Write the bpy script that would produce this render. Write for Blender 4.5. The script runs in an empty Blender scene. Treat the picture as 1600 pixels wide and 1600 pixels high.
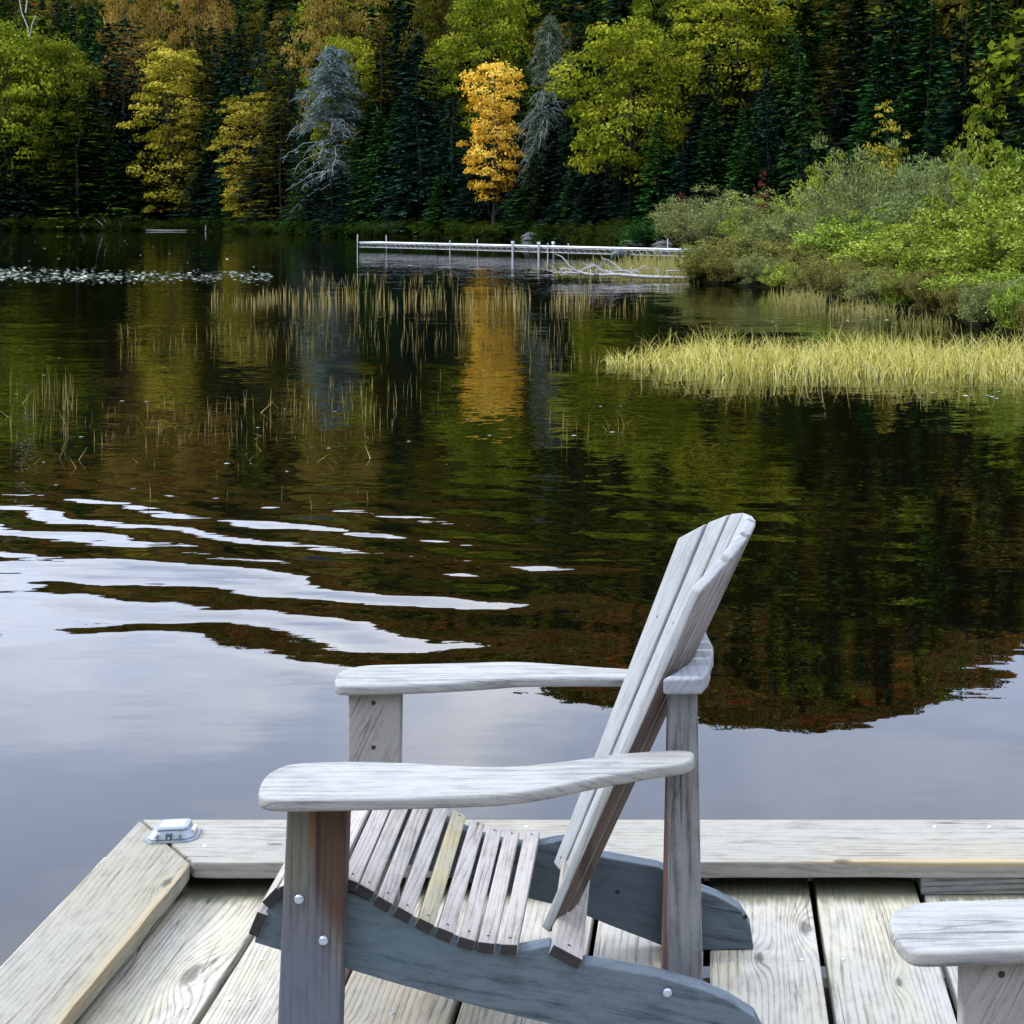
import bpy, bmesh, math, random
import numpy as np
from mathutils import Vector, Matrix, Euler
PI = math.pi
SC = bpy.context.scene
COL = SC.collection
rng = np.random.default_rng(11)
random.seed(11)

# ------------------------------------------------------------------ camera
F = 2405.0          # focal length in pixels of the 1600 px photograph
PX, PY = 1110.0, 340.0   # principal point (the photograph is a crop of a larger, level picture)
H = 1.5             # eye height above the deck
WZ = -0.4           # water level
cam = bpy.data.cameras.new('camera'); camo = bpy.data.objects.new('camera', cam); COL.objects.link(camo)
cam.sensor_width = 36.0; cam.sensor_fit = 'HORIZONTAL'
cam.lens = 36.0 * F / 1600.0
cam.shift_x = (800 - PX) / 1600.0
cam.shift_y = (PY - 800) / 1600.0
cam.clip_start = 0.05; cam.clip_end = 3000
camo.location = (0, 0, H); camo.rotation_euler = (PI / 2, 0, 0)
SC.camera = camo

# ------------------------------------------------------------------ world, sun, exposure
SUN_EL, SUN_ROT = math.radians(42), math.radians(-90)
world = bpy.data.worlds.new('World'); SC.world = world; world.use_nodes = True
def build_world():
    nt = world.node_tree; nt.nodes.clear()
    N = nt.nodes.new; L = nt.links.new
    out = N('ShaderNodeOutputWorld'); mix = N('ShaderNodeMixShader')
    sky = N('ShaderNodeTexSky'); sky.sky_type = 'NISHITA'; sky.sun_disc = False
    sky.sun_elevation = SUN_EL; sky.sun_rotation = SUN_ROT
    b1 = N('ShaderNodeBackground'); b1.inputs['Strength'].default_value = 0.12
    L(sky.outputs[0], b1.inputs['Color'])
    tc = N('ShaderNodeTexCoord'); mp = N('ShaderNodeMapping'); mp.inputs['Scale'].default_value = (1.0, 1.0, 3.2)
    no = N('ShaderNodeTexNoise'); no.inputs['Scale'].default_value = 3.0; no.inputs['Detail'].default_value = 7; no.inputs['Roughness'].default_value = 0.52
    no.inputs['Distortion'].default_value = 0.3
    L(tc.outputs['Generated'], mp.inputs[0]); L(mp.outputs[0], no.inputs['Vector'])
    rp = N('ShaderNodeValToRGB'); e = rp.color_ramp.elements
    e[0].position = 0.40; e[0].color = (0.56, 0.65, 0.87, 1)
    e[1].position = 0.61; e[1].color = (0.95, 0.99, 1.09, 1)
    m = rp.color_ramp.elements.new(0.5); m.color = (0.72, 0.79, 0.96, 1)
    L(no.outputs['Fac'], rp.inputs[0])
    b2 = N('ShaderNodeBackground'); b2.inputs['Strength'].default_value = 3.9
    L(rp.outputs[0], b2.inputs['Color'])
    mix.inputs[0].default_value = 0.85
    L(b1.outputs[0], mix.inputs[1]); L(b2.outputs[0], mix.inputs[2]); L(mix.outputs[0], out.inputs[0])
build_world()
sl = bpy.data.lights.new('sun', 'SUN'); sl.energy = 3.4; sl.angle = math.radians(14); sl.color = (1.0, 0.96, 0.88)
so = bpy.data.objects.new('sun', sl); COL.objects.link(so)
sd = Vector((math.sin(SUN_ROT) * math.cos(SUN_EL), math.cos(SUN_ROT) * math.cos(SUN_EL), math.sin(SUN_EL)))
so.rotation_euler = (-sd).to_track_quat('-Z', 'Y').to_euler()
SC.view_settings.view_transform = 'Standard'; SC.view_settings.look = 'None'
SC.view_settings.exposure = 0.0; SC.view_settings.gamma = 1.0; SC.view_settings.use_curve_mapping = False
SC.cycles.max_bounces = 7; SC.cycles.diffuse_bounces = 2; SC.cycles.glossy_bounces = 3; SC.cycles.transmission_bounces = 3
SC.cycles.transparent_max_bounces = 4; SC.cycles.caustics_reflective = False; SC.cycles.caustics_refractive = False
SC.cycles.sample_clamp_indirect = 6
SC.cycles.use_denoising = True

# ------------------------------------------------------------------ helpers
def P3(x, y, d):
    """picture pixel (1600 basis) at depth d -> world point"""
    return Vector(((x - PX) * d / F, d, H - (y - PY) * d / F))
def on_water(x, y):
    d = (H - WZ) * F / (y - PY)
    return Vector(((x - PX) * d / F, d, WZ))

def mesh_np(name, V, Q=None, T=None, face_tint=None, mats=None, mi=None, smooth=False):
    V = np.asarray(V, np.float32).reshape(-1, 3)
    Q = np.zeros((0, 4), np.int32) if Q is None or len(Q) == 0 else np.asarray(Q, np.int32)
    T = np.zeros((0, 3), np.int32) if T is None or len(T) == 0 else np.asarray(T, np.int32)
    me = bpy.data.meshes.new(name)
    me.vertices.add(len(V)); me.vertices.foreach_set('co', V.ravel())
    nl = len(Q) * 4 + len(T) * 3
    me.loops.add(nl); me.loops.foreach_set('vertex_index', np.concatenate([Q.ravel(), T.ravel()]))
    npoly = len(Q) + len(T); me.polygons.add(npoly)
    me.polygons.foreach_set('loop_start', np.concatenate([np.arange(len(Q)) * 4, len(Q) * 4 + np.arange(len(T)) * 3]).astype(np.int32))
    me.polygons.foreach_set('loop_total', np.concatenate([np.full(len(Q), 4), np.full(len(T), 3)]).astype(np.int32))
    if mi is not None: me.polygons.foreach_set('material_index', np.asarray(mi, np.int32))
    if smooth: me.polygons.foreach_set('use_smooth', np.ones(npoly, bool))
    if face_tint is not None:
        a = me.attributes.new('face_tint', 'FLOAT', 'FACE'); a.data.foreach_set('value', np.asarray(face_tint, np.float32))
    me.update(calc_edges=True)
    for m in (mats or []): me.materials.append(m)
    return me

class Geo:
    """collects quads and triangles with a per-face tint and a material slot"""
    def __init__(s): s.V = []; s.Q = []; s.T = []; s.rq = []; s.rt = []; s.mq = []; s.mt = []; s.n = 0
    def quads(s, V, Q, face_tint=0.5, mi=0):
        V = np.asarray(V, float).reshape(-1, 3); Q = np.asarray(Q, int).reshape(-1, 4)
        s.V.append(V); s.Q.append(Q + s.n); s.n += len(V)
        s.rq.append(np.broadcast_to(face_tint, (len(Q),)).astype(float)); s.mq.append(np.full(len(Q), mi))
    def mesh(s, name, mats, smooth=False):
        if not s.V: return bpy.data.meshes.new(name)
        return mesh_np(name, np.concatenate(s.V), np.concatenate(s.Q), None, np.concatenate(s.rq), mats, np.concatenate(s.mq), smooth)
    def cards(s, C, A, B, face_tint, mi=0):
        """diamond leaves: centre C, half axis A (tip) and B (side), arrays (n,3)"""
        n = len(C); 
        if n == 0: return
        V = np.stack([C - A, C + B - A * 0.15, C + A, C - B - A * 0.15], 1).reshape(-1, 3)
        s.quads(V, np.arange(n * 4).reshape(n, 4), face_tint, mi)
    def rect(s, C, A, B, face_tint, mi=0):
        n = len(C)
        V = np.stack([C - A - B, C - A + B, C + A + B, C + A - B], 1).reshape(-1, 3)
        s.quads(V, np.arange(n * 4).reshape(n, 4), face_tint, mi)
    def tube(s, pts, radii, k=5, face_tint=0.5, mi=0, cap=False):
        pts = np.asarray(pts, float); m = len(pts); radii = np.broadcast_to(radii, (m,))
        tan = np.gradient(pts, axis=0); tan /= (np.linalg.norm(tan, axis=1, keepdims=True) + 1e-9)
        up = np.array([0, 0, 1.0]) if abs(tan[0][2]) < 0.8 else np.array([1.0, 0, 0])
        a = np.cross(tan, up); a /= (np.linalg.norm(a, axis=1, keepdims=True) + 1e-9); b = np.cross(tan, a)
        ang = np.arange(k) * 2 * PI / k
        V = pts[:, None, :] + radii[:, None, None] * (np.cos(ang)[None, :, None] * a[:, None, :] + np.sin(ang)[None, :, None] * b[:, None, :])
        Q = []
        for i in range(m - 1):
            for j in range(k):
                Q.append((i * k + j, i * k + (j + 1) % k, (i + 1) * k + (j + 1) % k, (i + 1) * k + j))
        V = V.reshape(-1, 3)
        if cap:
            for ring in (0, m - 1):
                c = len(V); V = np.vstack([V, pts[ring]])
                for j in range(0, k): Q.append((ring * k + j, ring * k + (j + 1) % k, c, c)) if False else None
        s.quads(V, Q, face_tint, mi)

def unit(v): return v / (np.linalg.norm(v, axis=-1, keepdims=True) + 1e-9)
def rvec(n): return unit(rng.normal(size=(n, 3)))

def tag(o, label=None, cat=None, group=None, kind=None):
    if label: o['label'] = label
    if cat: o['category'] = cat
    if group: o['group'] = group
    if kind: o['kind'] = kind
    return o
def link(name, me, parent=None, mat=None):
    o = bpy.data.objects.new(name, me); COL.objects.link(o)
    if parent is not None: o.parent = parent
    if mat is not None and len(me.materials) == 0: me.materials.append(mat)
    return o
def empty(name, loc, rz=0.0):
    o = bpy.data.objects.new(name, None); COL.objects.link(o); o.location = loc; o.rotation_euler = (0, 0, rz); o.empty_display_size = 0.1
    return o

# ------------------------------------------------------------------ materials
class NT:
    def __init__(s, mat):
        mat.use_nodes = True; s.t = mat.node_tree; s.t.nodes.clear()
    def n(s, typ, **kw):
        nd = s.t.nodes.new(typ)
        for k, v in kw.items(): setattr(nd, k, v)
        return nd
    def put(s, sock, v):
        if isinstance(v, bpy.types.NodeSocket): s.t.links.new(v, sock)
        elif v is not None: sock.default_value = v
    def m(s, op, a, b=None, c=None, clamp=False):
        nd = s.n('ShaderNodeMath', operation=op, use_clamp=clamp)
        for i, v in enumerate((a, b, c)):
            if v is not None: s.put(nd.inputs[i], v)
        return nd.outputs[0]
    def vm(s, op, a, b=None):
        nd = s.n('ShaderNodeVectorMath', operation=op); s.put(nd.inputs[0], a)
        if b is not None: s.put(nd.inputs[3 if op == 'SCALE' else 1], b)
        return nd.outputs['Value'] if op in ('DOT_PRODUCT', 'LENGTH') else nd.outputs[0]
    def comb(s, x, y, z):
        nd = s.n('ShaderNodeCombineXYZ'); s.put(nd.inputs[0], x); s.put(nd.inputs[1], y); s.put(nd.inputs[2], z); return nd.outputs[0]
    def noise(s, vec, scale=1.0, detail=3, rough=0.5, col=False, dist=0.0):
        nd = s.n('ShaderNodeTexNoise'); s.put(nd.inputs['Vector'], vec); s.put(nd.inputs['Scale'], scale)
        nd.inputs['Detail'].default_value = detail; nd.inputs['Roughness'].default_value = rough; nd.inputs['Distortion'].default_value = dist
        return nd.outputs['Color' if col else 'Fac']
    def mix(s, f, a, b, typ='MIX'):
        nd = s.n('ShaderNodeMix', data_type='RGBA', blend_type=typ); s.put(nd.inputs[0], f)
        s.put(nd.inputs[6], a if isinstance(a, bpy.types.NodeSocket) else (*a, 1)); s.put(nd.inputs[7], b if isinstance(b, bpy.types.NodeSocket) else (*b, 1))
        return nd.outputs[2]
    def ss(s, v, lo, hi):
        nd = s.n('ShaderNodeMapRange', interpolation_type='SMOOTHSTEP'); s.put(nd.inputs[0], v)
        nd.inputs[1].default_value = lo; nd.inputs[2].default_value = hi; return nd.outputs[0]

def simple(name, col, rough=0.7, metal=0.0, bump=0.0, scale=30, var=0.25, spec=0.3):
    m = bpy.data.materials.new(name); t = NT(m)
    tc = t.n('ShaderNodeTexCoord'); no = t.noise(tc.outputs['Object'], scale, 5, 0.6)
    c = t.mix(no, tuple(x * (1 - var) for x in col), tuple(min(1, x * (1 + var)) for x in col))
    b = t.n('ShaderNodeBsdfPrincipled'); t.put(b.inputs['Base Color'], c); b.inputs['Roughness'].default_value = rough
    b.inputs['Metallic'].default_value = metal; b.inputs['Specular IOR Level'].default_value = spec
    if bump:
        bp = t.n('ShaderNodeBump'); bp.inputs['Strength'].default_value = 0.6; bp.inputs['Distance'].default_value = bump
        t.put(bp.inputs['Height'], no); t.put(b.inputs['Normal'], bp.outputs[0])
    o = t.n('ShaderNodeOutputMaterial'); t.put(o.inputs[0], b.outputs[0]); return m

LEAFK = 0.64
def leaf(name, cols, transl=0.3, var=0.25):
    """foliage: per-leaf tint from the face attribute, per-plant tint from the object's random value"""
    cols = [tuple(v * LEAFK for v in c) for c in cols]
    m = bpy.data.materials.new(name); t = NT(m)
    at = t.n('ShaderNodeAttribute', attribute_name='face_tint')
    rp = t.n('ShaderNodeValToRGB'); els = rp.color_ramp.elements
    els[0].position = 0.0; els[0].color = (*cols[0], 1); els[1].position = 1.0; els[1].color = (*cols[-1], 1)
    for i, c in enumerate(cols[1:-1]):
        e = els.new((i + 1) / (len(cols) - 1)); e.color = (*c, 1)
    t.put(rp.inputs[0], at.outputs['Fac'])
    oi = t.n('ShaderNodeObjectInfo')
    hs = t.n('ShaderNodeHueSaturation'); t.put(hs.inputs['Color'], rp.outputs[0])
    t.put(hs.inputs['Hue'], t.m('MULTIPLY_ADD', oi.outputs['Random'], 0.03, 0.485))
    t.put(hs.inputs['Value'], t.m('MULTIPLY_ADD', t.m('FRACT', t.m('MULTIPLY', oi.outputs['Random'], 7.3)), var * 2, 1 - var))
    d = t.n('ShaderNodeBsdfDiffuse'); t.put(d.inputs[0], hs.outputs[0])
    tr = t.n('ShaderNodeBsdfTranslucent'); t.put(tr.inputs[0], hs.outputs[0])
    mx = t.n('ShaderNodeMixShader'); mx.inputs[0].default_value = transl; t.put(mx.inputs[1], d.outputs[0]); t.put(mx.inputs[2], tr.outputs[0])
    o = t.n('ShaderNodeOutputMaterial'); t.put(o.inputs[0], mx.outputs[0]); return m

def wood(name, light, dark, along=(1, 0, 0), cross=(0, 1, 0), ringf=90, amp=0.03, knots=(), ring=0.55, fibre=0.35,
         stains_shade=(), cracks=0.5, rough=0.75, bump=0.0006, blotch=0.25, mottle=0.55, spec=0.25, seed=0.0, tint=(1.0, 0.985, 0.90), edge=None):
    """weathered wood: growth rings with cathedral arches, fibres, cracks, knots and stains"""
    m = bpy.data.materials.new(name); t = NT(m)
    tc = t.n('ShaderNodeTexCoord'); oi = t.n('ShaderNodeObjectInfo')
    P = tc.outputs['Object']
    third = np.cross(along, cross)
    a = t.vm('DOT_PRODUCT', P, tuple(along)); c0 = t.vm('DOT_PRODUCT', P, tuple(cross)); h0 = t.vm('DOT_PRODUCT', P, tuple(third))
    off = t.m('MULTIPLY_ADD', oi.outputs['Random'], 37.0, seed)
    c = t.m('MULTIPLY_ADD', h0, 0.8, c0)
    wv = t.comb(t.m('MULTIPLY', a, 0.55), t.m('MULTIPLY', c, 3.2), off)
    wn = t.noise(wv, 1.6, 1, 0.35)
    ph = t.m('MULTIPLY_ADD', wn, amp * 14, c)
    dark_k = None
    for (ka, kc, kr) in knots:
        kr = kr * 1.25
        dx = t.m('DIVIDE', t.m('SUBTRACT', a, ka), kr * 2.6); dy = t.m('DIVIDE', t.m('SUBTRACT', c, kc), kr * 1.0)
        r2 = t.m('ADD', t.m('MULTIPLY', dx, dx), t.m('MULTIPLY', dy, dy))
        g = t.m('EXPONENT', t.m('MULTIPLY', r2, -0.7))
        ph = t.m('MULTIPLY_ADD', g, kr * 1.6, ph)
        wob = t.noise(P, 90, 2)
        dk = t.ss(t.m('MULTIPLY_ADD', wob, 0.25, t.m('MULTIPLY_ADD', r2, 0.9, 0)), 0.42, 0.16)
        dark_k = dk if dark_k is None else t.m('MAXIMUM', dark_k, dk)
    s = t.m('SINE', t.m('MULTIPLY', ph, ringf * 2 * PI))
    s = t.m('POWER', t.m('MULTIPLY_ADD', s, 0.5, 0.5), 3.0)
    s = t.m('MULTIPLY', s, t.m('MULTIPLY_ADD', t.noise(t.comb(t.m('MULTIPLY', a, 5.0), t.m('MULTIPLY', c, 25.0), off), 1.0, 2), 1.3, 0.2))
    fv = t.comb(t.m('MULTIPLY', a, 7.0), t.m('MULTIPLY', ph, 230.0), t.m('MULTIPLY_ADD', h0, 150.0, off))
    fn = t.noise(fv, 1.0, 4, 0.75)
    bn = t.noise(t.comb(t.m('MULTIPLY', a, 3.0), t.m('MULTIPLY', c, 9.0), off), 1.3, 4, 0.6)
    k = t.m('MULTIPLY_ADD', s, ring, t.m('MULTIPLY', t.m('SUBTRACT', fn, 0.5), fibre * 3.6))
    k = t.m('ADD', k, t.m('MULTIPLY', t.m('SUBTRACT', bn, 0.5), blotch * 3), clamp=True)
    gr = t.noise(P, 330, 4, 0.75)
    k = t.m('ADD', k, t.m('MULTIPLY', t.m('SUBTRACT', gr, 0.5), 1.5), clamp=True)
    mo = t.noise(t.comb(t.m('MULTIPLY', a, 16.0), t.m('MULTIPLY', c, 48.0), t.m('MULTIPLY_ADD', h0, 40.0, off)), 1.0, 4, 0.65)
    k = t.m('ADD', k, t.m('MULTIPLY', t.m('SUBTRACT', mo, 0.5), mottle * 2.8), clamp=True)
    cn = t.noise(t.comb(t.m('MULTIPLY', a, 0.8), t.m('MULTIPLY', c, 24.0), off), 1.0, 1, 0.3)
    crk = t.m('MULTIPLY', t.ss(t.m('ABSOLUTE', t.m('SUBTRACT', cn, 0.5)), 0.007, 0.001), t.ss(bn, 0.50, 0.62))
    ck2 = t.noise(t.comb(t.m('MULTIPLY', a, 2.6), t.m('MULTIPLY', c, 130.0), t.m('ADD', off, 3.3)), 1.0, 2, 0.5)
    ck2 = t.m('MULTIPLY', t.ss(ck2, 0.66, 0.72), t.ss(bn, 0.42, 0.55))
    col = t.mix(t.m('MULTIPLY', ck2, 0.65), t.mix(k, light, dark), tuple(x * 0.35 for x in dark))
    tn = t.noise(t.comb(t.m('MULTIPLY', a, 1.2), t.m('MULTIPLY', c, 5.0), t.m('ADD', off, 9.1)), 1.5, 3)
    col = t.mix(t.ss(tn, 0.45, 0.7), col, t.mix(1.0, col, tint, 'MULTIPLY'))
    for (sc, pos, rad, strength) in stains_shade:
        v = t.vm('DIVIDE', t.vm('SUBTRACT', P, tuple(pos)), tuple(rad))
        ln = t.vm('LENGTH', v)
        wn2 = t.noise(t.comb(t.m('MULTIPLY', a, 12.0), t.m('MULTIPLY', c, 60.0), off), 1.0, 3)
        f = t.ss(t.m('MULTIPLY_ADD', wn2, 0.7, ln), 1.45, 0.95)
        col = t.mix(t.m('MULTIPLY', f, strength), col, t.mix(0.93, col, sc, 'MIX'))
    if dark_k is not None: col = t.mix(t.m('MULTIPLY', dark_k, 0.75), col, tuple(x * 0.45 for x in dark))
    if cracks: col = t.mix(t.m('MULTIPLY', crk, cracks), col, tuple(x * 0.12 for x in dark))
    b = t.n('ShaderNodeBsdfPrincipled'); t.put(b.inputs['Base Color'], col)
    b.inputs['Roughness'].default_value = rough; b.inputs['Specular IOR Level'].default_value = spec
    hgt = t.m('SUBTRACT', t.m('MULTIPLY_ADD', fn, 0.5, t.m('MULTIPLY', s, -0.6)), t.m('MULTIPLY', crk, 2.0))
    bp = t.n('ShaderNodeBump'); bp.inputs['Strength'].default_value = 0.8; bp.inputs['Distance'].default_value = bump
    t.put(bp.inputs['Height'], hgt); t.put(b.inputs['Normal'], bp.outputs[0])
    o = t.n('ShaderNodeOutputMaterial'); t.put(o.inputs[0], b.outputs[0]); return m

def water_mat():
    m = bpy.data.materials.new('lake_water'); t = NT(m)
    ge = t.n('ShaderNodeNewGeometry'); P = ge.outputs['Position']
    sp = t.n('ShaderNodeSeparateXYZ'); t.put(sp.inputs[0], P); X, Y = sp.outputs[0], sp.outputs[1]
    d = t.m('SQRT', t.m('ADD', t.m('MULTIPLY', X, X), t.m('MULTIPLY', Y, Y)))
    def sl(sx, sy, seed, detail=2):
        nd = t.noise(t.comb(t.m('MULTIPLY', X, sx), t.m('MULTIPLY', Y, sy), seed), 1.0, detail, 0.55, col=True)
        return t.vm('SUBTRACT', nd, (0.5, 0.5, 0.5))
    far = t.ss(d, 8.5, 15.0)
    patch = t.ss(t.noise(t.comb(t.m('MULTIPLY', X, 0.06), t.m('MULTIPLY', Y, 0.16), 4.0), 1.0, 2), 0.35, 0.65)
    amp1 = t.m('MULTIPLY_ADD', far, 0.050, 0.006)
    amp1 = t.m('MULTIPLY', amp1, t.m('MULTIPLY_ADD', patch, 0.9, 0.35))
    amp2 = t.m('MULTIPLY_ADD', far, 0.050, 0.011)
    s = t.vm('SCALE', sl(1.1, 2.6, 0.0), amp1)
    s = t.vm('ADD', s, t.vm('SCALE', sl(5.0, 11.0, 7.0), amp2))
    s = t.vm('ADD', s, t.vm('SCALE', sl(0.35, 0.9, 3.0, 1), 0.022))
    # boat-wake swell on the left
    def wave(nx, ny, lam, A, cx, cy, sx, sy, seed, wob, ph0=0.0):
        u = t.m('ADD', t.m('MULTIPLY', X, nx), t.m('MULTIPLY', Y, ny))
        w = t.noise(t.comb(t.m('MULTIPLY', X, 0.5), t.m('MULTIPLY', Y, 0.8), seed), 1.0, 2)
        ph = t.m('ADD', t.m('MULTIPLY', t.m('MULTIPLY_ADD', w, wob, u), 2 * PI / lam), ph0)
        ex = t.m('DIVIDE', t.m('SUBTRACT', X, cx), sx); ey = t.m('DIVIDE', t.m('SUBTRACT', Y, cy), sy)
        env = t.m('EXPONENT', t.m('MULTIPLY', t.m('ADD', t.m('MULTIPLY', ex, ex), t.m('MULTIPLY', ey, ey)), -1.0))
        v = t.m('MULTIPLY', t.m('MULTIPLY', t.m('SINE', ph), env), A)
        return t.vm('SCALE', (nx, ny, 0.0), v)
    s = t.vm('ADD', s, wave(0.42, 0.90, 0.46, 0.052, -3.8, 9.3, 3.2, 1.6, 11.0, 1.3))
    s = t.vm('ADD', s, wave(0.25, 0.97, 0.68, 0.032, -2.2, 7.9, 2.3, 1.3, 17.0, 1.4, 1.0))
    s = t.vm('ADD', s, wave(0.30, 0.95, 1.3, 0.008, 0.5, 7.0, 3.5, 1.6, 23.0, 1.5))
    ex = t.m('DIVIDE', t.m('ADD', X, 3.0), 3.2); ey = t.m('DIVIDE', t.m('SUBTRACT', Y, 9.2), 2.0)
    we = t.m('EXPONENT', t.m('MULTIPLY', t.m('ADD', t.m('MULTIPLY', ex, ex), t.m('MULTIPLY', ey, ey)), -1.0))
    s = t.vm('ADD', s, t.vm('SCALE', sl(1.8, 7.5, 31.0, 4), t.m('MULTIPLY', we, 0.12)))
    s = t.vm('ADD', s, t.vm('SCALE', sl(3.0, 17.0, 41.0, 3), t.m('MULTIPLY_ADD', we, 0.055, 0.010)))
    s = t.vm('ADD', s, t.vm('SCALE', sl(0.8, 3.2, 37.0, 3), t.m('MULTIPLY_ADD', we, 0.05, 0.016)))
    nv = t.vm('ADD', t.vm('MULTIPLY', s, (1.0, 1.0, 0.0)), (0, 0, 1)); nv = t.vm('NORMALIZE', nv)
    b = t.n('ShaderNodeBsdfPrincipled')
    bn = t.noise(t.comb(t.m('MULTIPLY', X, 0.25), t.m('MULTIPLY', Y, 0.7), 1.0), 1.0, 3)
    t.put(b.inputs['Base Color'], t.mix(bn, (0.0010, 0.0009, 0.0003), (0.0024, 0.0016, 0.0005)))
    b.inputs['Roughness'].default_value = 0.0; b.inputs['IOR'].default_value = 1.36; b.inputs['Specular IOR Level'].default_value = 0.5
    t.put(b.inputs['Normal'], nv)
    o = t.n('ShaderNodeOutputMaterial'); t.put(o.inputs[0], b.outputs[0]); return m

# ------------------------------------------------------------------ terrain
TH_D = [(-180, 7), (-150, 8), (-120, 26), (-90, 110), (-60, 210), (-45, 250), (-32, 262), (-24.8, 240), (-18.6, 228), (-13.3, 163), (-8.3, 138),
        (-5, 123), (-2.6, 106), (-1.2, 90), (-0.8, 46), (3.3, 39.7), (5.7, 34), (9.2, 28.5), (11.5, 25.0), (25, 18), (60, 12), (100, 9), (180, 7)]
TH_H = [(-180, 9), (-150, 12), (-120, 30), (-90, 112), (-60, 212), (-45, 252), (-32, 264), (-24.8, 242), (-18.6, 230), (-13.3, 165), (-8.3, 140),
        (-5, 125), (-2.6, 108), (3.3, 98), (11.5, 84), (30, 60), (60, 35), (90, 22), (180, 9)]
TH_S = [(-180, .45), (-120, .33), (-60, .19), (-24.8, .195), (-20.7, .215), (-16.4, .245), (-12, .275), (-7.3, .300), (-2.6, .325), (2.1, .338), (4.5, .335),
        (6.2, .325), (8.0, .300), (11.5, .275), (20, .25), (60, .3), (120, .42), (180, .45)]
def lut(tab, th):
    a = np.array(tab, float); return np.interp(th, a[:, 0], a[:, 1])
def theta(x, y): return np.degrees(np.arctan2(x, y))
def ground_z(x, y):
    x = np.asarray(x, float); y = np.asarray(y, float)
    th = theta(x, y); d = np.hypot(x, y); D = lut(TH_D, th); Dh = lut(TH_H, th)
    R = np.where(np.abs(th) > 115, 60, 220) ; zr = lut(TH_S, th) * (Dh + R) - 11  # steep unseen hill behind the camera, raised to block sky light there
    s = np.clip((d - Dh) / R, 0, None); s = np.where(s > 1, 1 + (s - 1) * 0.12, s)
    bank = np.clip((d - D) / 1.2, -1, 1) * 0.35
    rough = 0.5 * np.sin(x * .13) * np.cos(y * .11) * np.clip((d - Dh) / 15, 0, 1)
    return WZ + bank + zr * s + rough
def build_terrain():
    ths = np.unique(np.concatenate([np.arange(-180, 181, 4.0), np.arange(-64, 24, 0.5), np.arange(-3, 2, 0.1)]))
    fr = np.concatenate([[-2.5, -1.2, -0.6, 0, .6, 1.2, 3], np.geomspace(6, 330, 26)])
    V = []; 
    for th in ths:
        D = lut(TH_D, th)
        for f in fr:
            d = D + f; x = d * math.sin(math.radians(th)); y = d * math.cos(math.radians(th))
            V.append((x, y, float(ground_z(x, y)) if f > -2 else WZ - 1.0))
    n, m = len(ths), len(fr); Q = []
    for i in range(n - 1):
        for j in range(m - 1): Q.append((i * m + j, (i + 1) * m + j, (i + 1) * m + j + 1, i * m + j + 1))
    mt = simple('forest_floor', (0.007, 0.009, 0.004), 0.95, bump=0.03, scale=3, var=0.6, spec=0.0)
    o = link('terrain', mesh_np('terrain', V, Q, mats=[mt], smooth=True)); tag(o, kind='structure', label='wooded hillside ground rising from the lake shore')
    w = 900
    wo = link('water', mesh_np('water', [(-w, -w, WZ), (w, -w, WZ), (w, w, WZ), (-w, w, WZ)], [(0, 1, 2, 3)], mats=[water_mat()]))
    tag(wo, kind='structure', label='dark lake water reflecting hill and grey sky')
build_terrain()

# ------------------------------------------------------------------ dock
DECK_L = (0.60, 0.585, 0.53); 
def boxmesh(name, x0, x1, y0, y1, z0, z1, mat, bevel=0.003, jag=0.0, seg=1, axis=1):
    bm = bmesh.new(); bmesh.ops.create_cube(bm, size=1.0)
    for v in bm.verts:
        v.co = Vector((x0 + (v.co.x + .5) * (x1 - x0), y0 + (v.co.y + .5) * (y1 - y0), z0 + (v.co.z + .5) * (z1 - z0)))
    if seg > 1:
        es = [e for e in bm.edges if abs((e.verts[0].co - e.verts[1].co).normalized()[axis]) > 0.9]
        bmesh.ops.subdivide_edges(bm, edges=es, cuts=seg, use_grid_fill=True)
    if bevel:
        es = [e for e in bm.edges if len(e.link_faces) == 2 and e.calc_face_angle(0) > 0.5]
        bmesh.ops.bevel(bm, geom=es, offset=bevel, segments=2, affect='EDGES', profile=0.6)
    if jag:
        for v in bm.verts:
            k = (math.sin(v.co[axis] * 23) + math.sin(v.co[axis] * 57 + 1) * .6) * jag
            v.co[1 - axis] += k * (1 if v.co[1 - axis] > (x0 + x1) / 2 else -1) if axis == 1 else 0
    me = bpy.data.meshes.new(name); bm.to_mesh(me); bm.free()
    if mat: me.materials.append(mat)
    return me

steel = simple('screw_steel', (0.60, 0.62, 0.63), 0.35, 0.7, scale=200)
def disc_mesh(r, h, k=10):
    bm = bmesh.new(); bmesh.ops.create_cone(bm, cap_ends=True, segments=k, radius1=r, radius2=r * 0.8, depth=h)
    me = bpy.data.meshes.new('screw'); bm.to_mesh(me); bm.free(); me.materials.append(steel); return me
screw_me = disc_mesh(0.0055, 0.002)
def screw(loc, parent, rot=(0, 0, 0), me=None, name='screw', s=1.0):
    o = link(name, me or screw_me, parent); o.location = loc; o.rotation_euler = rot; o.scale = (s, s, s); return o

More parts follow.
